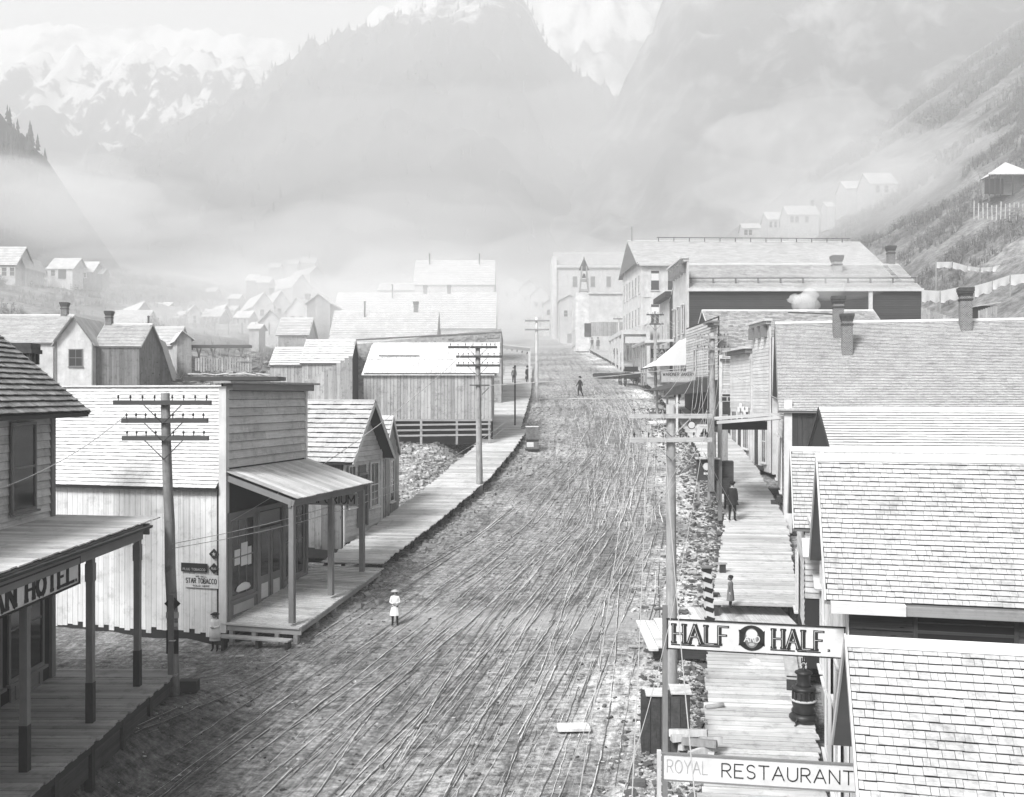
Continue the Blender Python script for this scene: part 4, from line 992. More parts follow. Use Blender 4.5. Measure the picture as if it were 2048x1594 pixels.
# infill front between them carrying the sign
t = thing("infill_front", "narrow white board front between the two nearest shops", "wall", (6.0, 17.55, -9.2), ar)
box("wall", (.12, .2, 2.1), (.1, 1.7, 5.2), "joint", t); vsiding(t, "board", -.6, 1.05, lambda y: 4.65, -.2, .06, .16, "white_wash", face=-1, side=True)
box("bottom_sill", (-.25, -.4, .35), (.3, 2.2, .06), "walk_plank", t)
t = thing("storefront", "low white storefront with tall windows beside the planked landing", "store", (7.72, 24.3, -8.3), ar)
box("wall", (3, 1.95, 2.2), (5.8, 3.9, 5.2), "joint", t); box("roof", (3, 1.95, 4.85), (6.2, 4.3, .12), "white_board", t)
vsiding(t, "front_board", .0, 3.9, lambda y: 4.75, -.3, .1, .2, "white_wash", face=-1, side=True)
for y in (.7, 1.9, 3.2): window(t, (.05, y, 2.3), .8, 2.9, '-x', 1, 2, "trim")
box("cornice", (-.05, 1.95, 4.8), (.5, 4.3, .12), "trim", t)
t = thing("clapboard_cottage", "third gable-roofed building with dark soffit and clapboard front", "cottage", (8.85, 30.6, -7.3), ar)
zr = 5.68
ridge_house(t, 0, 8, 4.2, -.5, zr - 2.1, zr, 0, .3, .1, "joint", "shingle_mid", .14, .25, 0, y0=-2.1)
hsiding(t, "clapboard", -2.1, 2.1, .6, 5.5, 0, .17, "clap_raw", face=-1, side=True, clip=lambda z: (-2.1, 2.1) if z < zr - 2.1 else (-(zr - z) + .05, (zr - z) - .05))
hsiding(t, "side_clapboard", 0, 8, 1.5, zr - 2.2, -2.1, .17, "clap_raw", split=2.5)
prism("hood_roof", [(0, 0), (1.5, 0), (1.5, .8), (0, .8)], (-.1, -2.3, 3.2), EX, Vector((0, -.8, -.5)).normalized(), -.06, "white_board", t)
prism("hood_roof", [(0, 0), (2.0, 0), (2.0, .8), (0, .8)], (.2, -2.3, 2.2), EX, Vector((0, -.9, -.35)).normalized(), -.06, "white_board", t)
window(t, (-.1, .2, 1.6), .9, 1.7, '-x', 1, 2, "trim")
t = thing("white_roofed_shed", "long building with bright board roof behind the second shingled shop", "building", (11.05, 34.2, -6.3), ar * .6)
ridge_house(t, 0, 14, 6.0, -.5, 4.0, 5.8, None, .05, .2, "joint", "clap_white", .17, .5, 0, rakemat="plank_dark")
# R5 large hall
a5 = ar
t = thing("large_hall", "big hall with broad finely coursed roof and three brick chimneys", "hall", (12.3, 45, -5.7), a5)
ridge_house(t, 0, 32, 11.2, -.6, 5.15, 9.35, 5.6, .3, .25, "joint", "shingle_mid", .118, .22, 0, th=.02, rakemat="trim_gray")
vsiding(t, "plank", .3, 7, lambda x: 5.15, -.6, 0, .22, "plank_dark")
box("corner_board", (.12, -.05, 2.5), (.34, .1, 6.0), "trim", t)
hsiding(t, "front_clapboard", 0, 11.2, -.2, 5.2, 0, .2, "clap_white", face=-1, side=True)
for y in (2, 6.2, 9.4): window(t, (-.1, y, 2.4), 1.3, 2.4, '-x', 2, 2, "trim")
door(t, (-.04, 4.1, 1.7), 1.1, 2.5, '-x', "plank_dark")
chimney(t, 2.65, 4.6, 7.9, 10.45, .5); chimney(t, 2.95, 3.4, 6.9, 9.5, .48); chimney(t, 8.5, 5.0, 8.4, 10.75, .52)
box("roof_prop", (1.4, 5.0, 9.75), (2.2, .05, .05), "black_paint", t, (Vector((1, 0, -.12)).normalized(), EY, EZ))
for k in range(3): box("entry_step", (-.15 - k * .28, 2.9, .75 - k * .24), (.3, 1.1, .26), "plank_dark", t)
box("far_step", (-.3, 7.2, .7), (.7, 1.0, .3), "plank_dark", t)
t = thing("tall_canopy", "board canopy on tall thin posts beside the large hall", "canopy", (12.3, 45.3, -5.6), -.06)
cd = Vector((1, 0, .16)).normalized()
pieces(t, "roof_board", [BX(Vector((-1.5, .12 + i * .26, 4.6)), (3.0, .25, .03), (cd, EY, EZ)) for i in range(14)], "walk_plank")
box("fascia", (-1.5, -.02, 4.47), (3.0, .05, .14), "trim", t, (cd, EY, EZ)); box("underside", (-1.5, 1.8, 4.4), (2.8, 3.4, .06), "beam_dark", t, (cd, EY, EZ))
box("header_beam", (-1.45, 3.3, 4.12), (2.7, .1, .42), "beam_dark", t); box("side_beam", (-2.8, 1.8, 4.0), (.12, 3.5, .25), "beam_dark", t)
for (x, y) in ((-2.85, .05), (-2.85, 3.5)): box("post", (x, y, 2.1), (.17, .17, 4.4), "trim_gray", t)
# R6 white fronts
t = thing("tall_white_front", "tall white false-front store with bracketed cornice past the hall", "store", (14.3, 55.3, -4.2), math.radians(1))
box("wall", (4, 1.75, 3.6), (7.8, 3.4, 7.6), "clap_white", t)
box("false_front", (-.02, 1.75, 4.1), (.1, 3.5, 8.4), "trim", t)
hsiding(t, "front_clapboard", 0, 3.5, 3.0, 7.8, -.07, .2, "clap_white", face=-1, side=True, tilt=.08)
joined("cornice", [BX(Vector((-.2, 1.75, 8.35)), (.5, 3.9, .13)), BX(Vector((-.14, 1.75, 8.2)), (.3, 3.7, .16))], "trim", t)
for k in range(3): box("cornice_bracket", (-.26, .5 + k * 1.25, 7.75), (.35, .3, .65), "trim_gray", t)
window(t, (-.09, 1.0, 1.6), .8, 2.4, '-x', 2, 2, "trim"); door(t, (-.09, 2.5, 1.4), .9, 2.4, '-x', "plank_dark")
box("front_step", (-.5, 1.8, .1), (.7, 1.6, .2), "plank_dark", t)
t = thing("white_front_store", "lower white boarded store with curtained windows beside the tall white front", "store", (13.95, 58.9, -3.6), math.radians(1))
box("wall", (4, 2.5, 2.9), (7.8, 5, 6.4), "clap_white", t)
hsiding(t, "front_clapboard", 0, 5, 2.8, 5.9, .1, .2, "clap_white", face=-1, side=True, tilt=.08)
joined("cornice", [BX(Vector((-.1, 2.5, 6.4)), (.6, 5.3, .14))], "trim", t); box("cornice_soffit", (-.02, 2.5, 6.2), (.4, 5.1, .22), "trim_gray", t)
for y in (1.0, 3.9): window(t, (.08, y, 1.5), 1.3, 2.2, '-x', 3, 1, "trim")
door(t, (.08, 2.4, 1.2), .9, 2.3, '-x', "plank_dark")
box("front_step", (-.3, 2.5, -.1), (.6, 2.2, .25), "plank_dark", t)
pieces(t, "bunting", [BX(Vector((-.05, .3 + k * .5, 2.75 - .2 * math.sin(k * 1.6))), (.03, .5, .3)) for k in range(5)], "cloth_white")
# R8 bakery block
t = thing("bakery", "weathered clapboard bakery with old shingle roof and deep porch", "bakery", (13.7, 66, -2.9), 0)
ridge_house(t, 0, 12.3, 12, -.8, 5.35, 9.0, 6, .0, .2, "joint", "shingle_old", .2, .4, 0, th=.02)
hsiding(t, "clapboard", 0.15, 5, 3.2, 5.2, 0, .17, "clap_raw", limit=60)
vsiding(t, "plank", .15, 2.2, lambda x: 3.2, -.6, 0, .24, "plank_dark")
box("corner_board", (.06, -.05, 2.4), (.2, .1, 6.3), "trim", t)
box("false_front", (-.06, 6, 4.0), (.1, 12, 8.2), "joint", t)
hsiding(t, "front_clapboard", 0, 12, 3.9, 8.0, -.1, .2, "clap_raw", face=-1, side=True)
joined("cornice", [BX(Vector((-.35, 1.0, 7.75)), (.7, 2.2, .12)), BX(Vector((-.2, 1.0, 7.6)), (.4, 2.1, .2))], "trim_gray", t)
for y in (2.5, 8): window(t, (-.18, y, 5.4), .9, 1.7, '-x', 1, 2, "trim")
for y in (1.6, 5, 9): window(t, (-.18, y, 1.5), 1.6, 2.0, '-x', 2, 2, "beam_dark")
prism("porch_roof", [(0, 0), (9.5, 0), (9.5, 3.6), (0, 3.6)], (-.1, 1.2, 4.15), EY, Vector((-1, 0, -.28)).normalized(), .07, "plank_dark", t)
for y in (1.3, 5.5, 10.5): box("porch_post", (-2.6, y, 1.3), (.14, .14, 4.2), "trim", t)
box("porch_shade_wall", (-.2, 6.3, 1.4), (.12, 11, 5.0), "plank_dark", t); prism("porch_end", [(0, 0), (-3.3, -.95), (-3.3, -1.3), (0, -1.0)], (-.2, 1.15, 4.15), EX, EZ, .05, "plank_dark", t)  # near-black wall puts the deep porch's shade into the colour
# paper notices on the side wall of the bakery
o = thing("notice", "white lettered notice board on the bakery's plank side wall", "sign", P(1456, 783, 65.9), 0)
box("board", (0, 0, 0), (1.05, .04, .36), "sign_white", o); text(o, "FOR TENTS", (-.42, -.025, -.08), EX, EZ, .14, .85, .14, "ink_soft")
o = thing("notice", "framed dark poster under the white notice board", "sign", P(1456, 798, 65.9), 0)
box("board", (0, 0, 0), (.95, .04, .36), "sign_gray", o); joined("print", [BX(Vector((x, -.025, 0)), (w_, .01, .24)) for x, w_ in ((-.25, .3), (.12, .25), (.36, .1))], "ink", o)
o = thing("bakery_sign", "long WARDNER BAKERY LUNCH COUNTER board under the bakery porch", "sign", P(1325, 764, 69.0), 0)
box("board", (1.1, 0, .36), (2.35, .05, .74), "sign_gray", o)
text(o, "WARDNER BAKERY", (.02, -.03, .42), EX, EZ, .22, 2.16, .15, "ink"); text(o, "LUNCH COUNTER", (.4, -.03, .1), EX, EZ, .17, 1.45, .13, "sign_white")
# cloth awning and next fronts
t = thing("cloth_awning", "white sloping cloth awning above the bakery sidewalk", "awning", (14.5, 80, -.5), 0)
V = []; n = 8
for i in range(n + 1):
    for j in range(9): s_, u_ = i / n, j / 8; V.append((-3.2 * s_, u_ * 7.5, 5.2 - 2.4 * s_ - .18 * math.sin(math.pi * s_) + .05 * math.sin(u_ * 30)))
mesh("cloth", V, [(i * 9 + j, i * 9 + j + 1, (i + 1) * 9 + j + 1, (i + 1) * 9 + j) for i in range(n) for j in range(8)], "cloth_white", t, True)
mesh("end_flap", [(0, 0, 5.2), (-3.2, 0, 2.8), (-.2, 0, 2.9)], [(0, 1, 2)], "cloth_white", t)
tube("awning_bar", [(-3.2, 0, 2.75), (-3.2, 7.5, 2.75)], .06, "beam_dark", t)
# R9 dark-sided block
t = thing("dark_clapboard_block", "two-storey block with dark clapboard side and snow rail on roof", "building", (15.15, 86, -.4), math.radians(-.3))
box("false_front", (-.02, 3.9, 5.9), (.16, 8.0, 12.5), "clap_white", t)
ridge_house(t, .08, 20.0, 11, -1, 9.55, 12.3, 5.2, .0, .3, "joint", "shingle_mid", .3, .6, 0, th=.02)
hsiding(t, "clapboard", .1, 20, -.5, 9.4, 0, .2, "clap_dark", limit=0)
box("eave_fascia", (10, -.32, 9.42), (20.2, .06, .26), "trim", t)
k_ = (12.3 - 9.55) / 5.2
joined("snow_rail", [BX(Vector((10, 1.0, 9.55 + k_ * 1.0 + .5)), (19.9, .08, .07))], "black_paint", t)
pieces(t, "rail_bracket", [BX(Vector((.4 + k * 1.95, 1.0, 9.55 + k_ + .22)), (.14, .1, .5)) for k in range(11)], "trim_gray")
chimney(t, 13.9, 3.6, 11.2, 12.75, .75, "stone", "brick_dark"); chimney(t, 19.4, 5.4, 11.9, 13.9, .6)
joined("roof_ladder", [BX(Vector((18.6, 3.2, 9.55 + k_ * 3.2 + .08)) + EX * s * .25, (.06, 4.0, .06), (EX, Vector((0, 1, k_)).normalized(), EZ)) for s in (-1, 1)] + [BX(Vector((18.6, 1.5 + q * .4, 9.55 + k_ * (1.5 + q * .4) + .12)), (.5, .06, .05)) for q in range(9)], "plank_raw", t)
joined("downspout", [BX(Vector((15.6, -.15, 7.2)), (.32, .2, 4.6)), BX(Vector((15.7, -.2, 5.0)), (.9, .2, .5))], "trim", t)
joined("cornice", [BX(Vector((-.3, 3.9, 12.2)), (.75, 8.3, .16)), BX(Vector((-.2, 3.9, 12.0)), (.5, 8.1, .24))], "trim", t)
pieces(t, "cornice_bracket", [BX(Vector((-.4, .8 + k * 1.5, 11.4)), (.55, .35, .8)) for k in range(5)], "trim_gray")
for y in (1.6, 4.0, 6.4): window(t, (-.18, y, 7.0), .95, 2.4, '-x', 1, 2, "trim", head=True)
joined("lower_cornice", [BX(Vector((-.3, 3.9, 4.6)), (.5, 8.0, .35))], "trim_gray", t)
for y in (1.5, 5.5): window(t, (-.18, y, 2.0), 2.2, 2.4, '-x', 2, 1, "trim")
# next dark cornice front and canopy shops
t = thing("narrow_front_shop", "narrow two-storey front with dark cornice past the dark block", "shop", (15.35, 96, .6), 0)
box("wall", (3, 4, 4.2), (6, 8, 10), "clap_raw", t); box("cornice", (-.3, 4, 9.1), (.7, 8.2, .5), "beam_dark", t)
for y in (2, 5.5): window(t, (-.02, y, 5.5), .9, 1.9, '-x', 1, 2, "trim")
hsiding(t, "clapboard", 0, 6, 4, 9, 0, .25, "clap_raw")
t = thing("street_canopy", "thin-posted sidewalk canopy with a dark lettered sign", "canopy", (14.9, 92, 1.1), 0)
box("roof", (-1.35, 5, 3.95), (2.7, 10, .08), "white_board", t, (Vector((1, 0, .1)).normalized(), EY, EZ)); box("fascia", (-2.65, 5, 3.75), (.06, 10, .28), "beam", t); box("end_fascia", (-1.35, .0, 3.85), (2.7, .06, .2), "trim", t, (Vector((1, 0, .1)).normalized(), EY, EZ))
for y in (.2, 1.8, 3.4, 9.5): box("post", (-2.55, y, 1.8), (.13, .13, 4.0), "beam", t)
o = thing("meat_sign", "dark hanging sign with pale letters under the street canopy", "sign", (12.9, 92.5, 3.4), 0)
box("board", (.8, 0, .45), (1.7, .05, .85), "black_paint", o); text(o, "MEAT", (.2, -.03, .5), EX, EZ, .3, 1.2, .16, "sign_gray"); text(o, "MARKET", (.2, -.03, .1), EX, EZ, .3, 1.2, .14, "sign_gray")
# R10 three-storey white building
t = thing("three_storey_hotel", "tall white three-storey building with steep gable over the street", "building", (15.0, 116, 2.4), math.radians(2.2))
ridge_house(t, 0, 28, 14.5, -1, 12.9, 16.6, 7.2, .5, .4, "clap_white", "clap_white", .3, .7, 0, th=.02, rakemat="trim")
for (x, z) in ((1.6, 10.9), (3.55, 10.9), (1.6, 7.0)): window(t, (x, 0, z), 1.0, 2.3, '-y', 1, 2, "trim", curtain=.7)
for z in (10.6, 6.8):
    for k in range(6): window(t, (-.01, 1.4 + k * 2.3, z), .9, 2.1, '-x', 1, 2, "trim")
for k in range(5): window(t, (-.01, 2 + k * 2.6, 3.0), 1.6, 2.2, '-x', 2, 1, "trim")
prism("gable_truss", [(0, 0), (14, 0), (7, 3.4)], (-.52, .3, 13.0), EY, EZ, .02, "soffit", t)
joined("snow_rail", [BX(Vector((15, 6.4, 16.9)), (24, .08, .08))] + [BX(Vector((3.2 + k * 1.9, 6.4, 16.65)), (.08, .08, .5)) for k in range(13)], "beam_dark", t)
box("eave_fascia", (14, -.42, 12.7), (28.6, .08, .3), "trim", t)
joined("side_trim", [BX(Vector((.4, -.03, 9.0)), (1.4, .1, .14)), BX(Vector((.12, -.03, 6)), (.3, .08, 13))], "trim", t)
stovepipe(t, .0, 6.9, 16.4, 18.4, .06, "trim")
t = thing("hotel_veranda", "flat-roofed veranda with dark recess on the three-storey building", "veranda", (12.6, 114, 3.1), 0)
box("roof", (1.6, 8, 4.3), (3.3, 15, .14), "white_board", t); box("fascia", (-.05, 8, 4.05), (.06, 15, .4), "trim", t); box("end_fascia", (1.6, .5, 4.05), (3.3, .06, .36), "trim", t)
for y in (.6, 4, 8, 12, 15.3): box("post", (.05, y, 1.9), (.22, .22, 4.4), "trim", t)
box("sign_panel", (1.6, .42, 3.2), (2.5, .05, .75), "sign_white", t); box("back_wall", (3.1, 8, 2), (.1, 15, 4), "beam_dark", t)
t = thing("corner_porch", "white corner porch with square columns below the three-storey wall", "porch", (15.2, 112.5, 3.0), 0)
box("roof", (2.0, 1.2, 5.0), (4.2, 3.2, .14), "white_board", t); box("entablature", (2.0, -.3, 4.7), (4.2, .1, .45), "trim", t)
for x in (.1, .9, 4): box("column", (x, -.2, 2.3), (.4, .3, 4.8), "trim", t)
joined("brace", [BX(Vector((2.0, -.1, 3.6)), (2.4, .1, .1), (Vector((1, 0, s * .4)).normalized(), EY, EZ)) for s in (-1, 1)], "trim", t)
# R11, R12 and the fire-bell tower
t = thing("white_shop", "low white shop with false front uphill of the veranda", "shop", P(1178, 700, 150), 0)
box("wall", (3.2, 5, 3.4), (6.4, 10, 10.2), "clap_white", t); box("parapet", (3.2, -.1, 8.55), (6.6, .3, .3), "trim", t)
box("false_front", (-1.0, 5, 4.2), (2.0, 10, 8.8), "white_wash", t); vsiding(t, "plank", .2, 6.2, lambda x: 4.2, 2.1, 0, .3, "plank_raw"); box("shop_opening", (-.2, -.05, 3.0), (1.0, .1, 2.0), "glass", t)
for k in range(6): window(t, (-2.01, 1 + k * 1.6, 2), .9, 2.4, '-x', 1, 1, "trim")
t = thing("lodge_hall", "very large pale two-storey hall closing the view up the street", "hall", P(1112, 700, 190), 0)
ridge_house(t, 0, 16, 15, -1, 15.9, 19.5, None, .3, .3, "white_board", "clap_white", .4, .8, 0, th=.03)
for z, xs in ((13, (3.6, 7, 10)), (8.8, (2.4, 5, 7.4, 10, 12))):
    for x in xs: window(t, (x, 0, z), .8, 1.9, '-y', 1, 2, "trim_gray")
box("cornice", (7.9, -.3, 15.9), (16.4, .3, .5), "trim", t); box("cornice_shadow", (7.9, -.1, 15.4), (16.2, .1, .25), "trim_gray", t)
box("front_parapet", (-.3, 4, 9.5), (.8, 9, 16.5), "white_wash", t)
t = thing("bell_tower", "open timber bell tower tapering upward in front of the large hall", "tower", P(1168, 690, 158), 0)
for sx in (-1, 1):
    for sy in (-1, 1): tube("leg", [(sx * 1.4, sy * 1.4, 0), (sx * .35, sy * .35, 12.4)], .12, "beam", t, 6)
for z, w_ in ((5.5, 1.9), (7.2, 1.65), (8.6, 1.4), (10.2, 1.15)): joined("cross_beam", [BX(Vector((0, s * w_ / 2, z)), (w_, .14, .3)) for s in (-1, 1)] + [BX(Vector((s * w_ / 2, 0, z)), (.14, w_, .3)) for s in (-1, 1)], "beam", t)
lathe("roof", [(.8, 11.8), (.7, 12.2), (.1, 13.6), (.04, 14.0)], "beam_dark", t, 4); lathe("bell", [(.35, 10.6), (.3, 10.7), (.2, 11.1), (.05, 11.3)], "iron", t, 10)
# row of far shops either side at the top of the street
for i, (x0, x1, yb, ye, yr, Y, lab) in enumerate(((1120,1158,690,600,590,176,"pale false-front shop left of the bell tower"), (1088,1118,668,606,596,200,"far shop with boarded front at the bend"), (1062,1096,652,590,572,225,"small gabled house just above the far street end"), (1040,1075,650,576,560,245,"white-roofed house over the end of the street"), (1000,1045,640,566,556,262,"low far house left of the street end"))):
    front_house("far_shop", lab, "shop", x0, x1, yb, ye, yr, Y, 8, "white_board", "clap_white", 0, "shops at the top of the street", wins=((.3, .7), (.7, .7)), door_=.5)

# ------------------------------------------------------------------ left middle distance
img_house("broad white building with dark gable end above the stone store", "building", 655, 872, 715, 690, 622, 112, 9, "plank_old", "clap_white", chim=(.78,), pipe=(.3,), e=.4)
img_house("long two-tier white roofed warehouse on the left of the street", "warehouse", 660, 992, 700, 655, 586, 132, 12, "white_board", "clap_white", wins=(.2, .5, .8), chim=(.55, .7), pipe=(.35,), e=.5)
img_house("high white-roofed hall with two stovepipes and dark eave", "hall", 826, 990, 640, 568, 521, 168, 10, "white_board", "clap_white", wins=(.12, .3, .5, .7, .88), pipe=(.18, .8), e=.5)
img_house("low pale shop left of the high white-roofed hall", "shop", 755, 832, 630, 580, 567, 172, 6, "white_board", "clap_white", wins=(.4,), e=.5)
# houses of the left flat, nearest first
front_house("cottage", "white cottage with steep dark-edged gable and double window at left", "cottage", 112, 184, 768, 684, 634, 80, 9, "clap_white", "shingle_mid", math.radians(4), wins=(), boards=("clap_white", 9))
t = bpy.data.objects["cottage"]
window(t, (1.55, -.03, 2.1), 1.05, 1.35, '-y', 2, 2, "trim_gray")
hd = 3.35; joined("dark_trim", [BX(Vector((x, -.34, z)), (l, .06, .16), ((EX * dx + EZ * dz).normalized(), EY, EZ)) for x, z, l, dx, dz in ((.62, 4.35, 2.35, 1.44, 2.0), (2.2, 4.35, 2.35, -1.44, 2.0))] + [BX(Vector((x, -.04, 1.4)), (.12, .06, 4)) for x in (.02, 2.86)], "trim_gray", t)
img_house("long wing of the white cottage running off the left edge", "cottage", -60, 112, 768, 683, 630, 82, 7, "clap_white", "shingle_mid", chim=(.88,), e=.2)
t = img_house("weathered plank shed standing against the white cottage", "shed", 186, 283, 765, 690, 648, 81, 5, "plank_old", "shingle_mid", chim=(.08,), e=.2)
vsiding(t, "plank", 0.1, 3.8, lambda x: 3.0, -.2, -.06, .2, "plank_old"); 
front_house("tent_roof_hut", "steep A-shaped hut with plank gable right of the weathered shed", "hut", 300, 338, 756, 742, 680, 86, 5, "plank_old", "canvas", math.radians(14), boards=("plank_old", .2))
img_house("low white-roofed cabin behind the A-shaped hut", "cabin", 262, 352, 735, 690, 654, 96, 5, "clap_white", "clap_white", pipe=(.22,), e=.25)
front_house("plank_hut", "tall narrow plank hut with pale sloping roof beside the debris", "hut", 354, 382, 742, 676, 662, 92, 6, "plank_raw", "clap_white", math.radians(24), apex=.35, boards=("plank_raw", .22))
img_house("small house with bright roof below the left hillside cottages", "house", 214, 292, 668, 646, 620, 118, 5, wins=(.4,))
front_house("house", "long-roofed house with dark gable left of the boardinghouse row", "house", 265, 312, 660, 633, 602, 130, 14, "plank_old", "clap_white", math.radians(32), wins=((.5, .5),))
front_house("house", "white tall-fronted house in the left row with narrow windows", "house", 378, 400, 655, 622, 610, 135, 9, "clap_white", "clap_white", math.radians(24), wins=((.5, .5),))
img_house("dark-windowed porch house in the middle of the left row", "house", 400, 442, 652, 632, 618, 140, 5, "plank_old", "shingle_mid", wins=(.2, .4, .6, .8))
front_house("house", "small house with pale slope facing the mid-left clearing", "house", 440, 466, 648, 632, 608, 148, 8, "plank_old", "clap_white", math.radians(28))
img_house("pale little cabin beside the mid-left clearing", "cabin", 494, 522, 700, 656, 648, 112, 3, "white_board", "clap_white")
front_house("house", "gabled pale house below the tall white gable house", "house", 520, 562, 690, 642, 620, 118, 7, "white_board", "clap_white", wins=())
img_house("board shed with wide bright roof in the left middle distance", "shed", 552, 618, 700, 668, 636, 108, 5, "plank_raw", "clap_white", e=.3)
front_house("house", "tall white gable house with two dark upper windows", "house", 572, 616, 668, 622, 596, 135, 9, "clap_white", "clap_white", math.radians(-8), wins=((.3, .6), (.72, .6)), chim=True)
front_house("house", "plank-sided house with hollow roofline left of the broad building", "house", 614, 660, 692, 606, 588, 120, 8, "plank_raw", "clap_white", 0, boards=("plank_raw", .25))
front_house("house", "gabled house with wide slope above the left sheds", "house", 508, 548, 640, 610, 584, 155, 12, "white_board", "clap_white", math.radians(25), wins=((.4, .5),))
front_house("house", "second gabled house just right with a bright slope and chimney", "house", 545, 580, 640, 606, 581, 158, 12, "white_board", "clap_white", math.radians(28), chim=True, wins=((.4, .5),))
front_house("house", "hillside house with long bright roof pitched down to the right", "house", 585, 625, 600, 572, 547, 200, 16, "white_board", "clap_white", math.radians(35))
front_house("house", "higher hillside house with bright roof beyond the long-roofed one", "house", 620, 648, 570, 546, 532, 230, 12, "white_board", "clap_white", math.radians(35))
img_house("small shack with tilted white roof on the left valley side", "shack", 490, 516, 572, 560, 549, 205, 5, "plank_old", "clap_white")
img_house("small porch shack beside the tilted-roof shack", "shack", 512, 540, 578, 564, 553, 200, 5, "plank_old", "clap_white", wins=(.3, .7))
img_house("tiny far shack left above the valley smoke", "shack", 535, 560, 542, 534, 526, 250, 4, "plank_old", "clap_white")
img_house("tiny far cabin with white roof near the foot of the bare slope", "cabin", 572, 596, 533, 527, 519, 260, 4, "white_board", "clap_white")
img_house("highest tiny cabin at the edge of the bare slope", "cabin", 600, 632, 540, 525, 514, 262, 5, "white_board", "clap_white", pipe=(.5,))
img_house("upper left hillside house at the picture edge", "house", -30, 34, 562, 528, 494, 150, 6, "clap_white", "clap_white", wins=(.6, .85), e=.4)
front_house("house", "side wing with two windows of the upper left hillside house", "house", 34, 50, 562, 530, 512, 152, 6, "clap_white", "clap_white", wins=((.5, .5),))
t = img_house("hillside cottage with dark recessed porch at upper left", "cottage", 92, 148, 558, 536, 516, 160, 6, "clap_white", "clap_white", wins=(.25,))
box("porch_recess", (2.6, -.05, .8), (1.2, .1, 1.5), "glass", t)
img_house("smaller cottage right of the dark-porched hillside cottage", "cottage", 152, 188, 560, 542, 523, 164, 5, "plank_old", "clap_white", wins=(.5,))
img_house("tiny lean-to at the end of the upper left cottages", "lean-to", 192, 207, 560, 546, 537, 166, 3, "plank_old", "clap_white")
img_house("low shed with bright roof in the middle of the left row", "shed", 346, 378, 655, 634, 622, 138, 5, "white_board", "clap_white", wins=(.5,))
img_house("pale-roofed cabin at the right end of the left row", "cabin", 466, 500, 652, 634, 622, 146, 5, "plank_raw", "clap_white", wins=(.3, .7))
img_house("long low cabin over the mid-left clearing", "cabin", 424, 470, 632, 620, 611, 165, 5, "white_board", "clap_white", wins=(.3, .7), pipe=(.6,))
img_house("small cabin with chimney above the left row", "cabin", 300, 336, 628, 614, 604, 160, 5, "plank_old", "clap_white", chim=(.3,))
img_house("little shed between the bright-roofed board shed and the tall gable house", "shed", 494, 520, 668, 652, 644, 118, 4, "plank_raw", "clap_white")
img_house("pale shed below the long hillside house on the left", "shed", 628, 656, 628, 612, 602, 170, 5, "white_board", "clap_white", wins=(.5,))
img_house("tiny shack by the left valley creek", "shack", 455, 480, 606, 596, 588, 190, 4, "plank_old", "clap_white")
img_house("distant low cabin above the left creek shack", "cabin", 410, 432, 590, 582, 575, 200, 4, "plank_old", "clap_white")
t = thing("yard_fence", "grey board yard fence right of the tall narrow plank hut", "fence", P(392, 740, 88)); pieces(t, "picket", [BX(Vector((k * .22, k * .04, .5)), (1.2 + R.uniform(-.15, .15), .16, .03), (EZ, EX, EY)) for k in range(22)], "plank_raw"); box("rail", (2.3, .5, .8), (4.8, .05, .08), "beam", t, ((EX + EY * .18).normalized(), EY, EZ))
t = thing("yard_fence", "thin rail fence in front of the mid-left cabins", "fence", P(430, 664, 118)); pieces(t, "post", [BX(Vector((k * 1.6, 0, .4)), (.12, .12, 1.4)) for k in range(6)], "beam"); pieces(t, "rail", [BX(Vector((4, 0, z)), (8.2, .05, .1)) for z in (.4, .85)], "white_board")
# far workings on the slope (long narrow building climbing)
img_house("far white mill building on the misty slope", "building", 866, 912, 446, 432, 424, 420, 10, "white_board", "clap_white")
img_house("small far mill shed beside the white mill building", "shed", 828, 856, 446, 440, 434, 425, 6, "white_board", "clap_white")
# ------------------------------------------------------------------ right hillside houses
img_house("hillside house at the lower end of the right-hand row", "house", 1484, 1548, 476, 456, 447, 222, 6, "clap_white", "clap_white", wins=(.12, .26), rz=math.radians(-4))
img_house("second hillside house with row of dark windows", "house", 1534, 1572, 462, 438, 424, 208, 6, "clap_white", "clap_white", wins=(.2, .45, .7))
img_house("third hillside house with porch and pale roof", "house", 1574, 1640, 452, 428, 411, 200, 6, "clap_white", "clap_white", wins=(.15, .3, .6), chim=(.9,))
img_house("little hillside outbuilding right of the porch house", "outhouse", 1652, 1672, 428, 412, 404, 196, 4, "clap_white", "clap_white")
img_house("long low hillside roof climbing behind the smoke", "house", 1690, 1740, 398, 376, 362, 190, 6, "white_board", "clap_white")
img_house("large hillside house half hidden in chimney smoke", "house", 1738, 1796, 392, 366, 346, 182, 7, "clap_white", "clap_white", wins=(.3, .6))
img_house("small pale hillside roof above the smoke", "house", 1862, 1882, 322, 316, 308, 210, 4, "white_board", "clap_white")
img_house("hillside cabin with three dark windows high at right", "cabin", 1908, 1948, 326, 310, 300, 205, 5, "white_board", "clap_white", wins=(.2, .5, .8))
img_house("topmost hillside house at the right edge", "house", 2006, 2070, 270, 254, 240, 200, 6, "clap_white", "clap_white", wins=(.3, .6))
t = thing("porch_house", "pyramid-roofed hut with wide porch roof on the right hill", "hut", P(1972, 380, 128), 0)
box("wall", (4.0, 3.2, .9), (4.2, 4, 2.6), "plank_raw", t)
mesh("roof", [(1.6, .8, 2.4), (6.4, .8, 2.4), (6.4, 5.5, 2.4), (1.6, 5.5, 2.4), (4, 3.1, 4.3)], [(0, 1, 4), (1, 2, 4), (2, 3, 4), (3, 0, 4), (3, 2, 1, 0)], "clap_white", t)
prism("porch_roof", [(-.1, 0), (6.6, 0), (6.2, 1.8), (1.0, 1.8)], (0, -.6, 1.85), EX, Vector((0, 1.5, .55)).normalized(), .06, "clap_white", t)
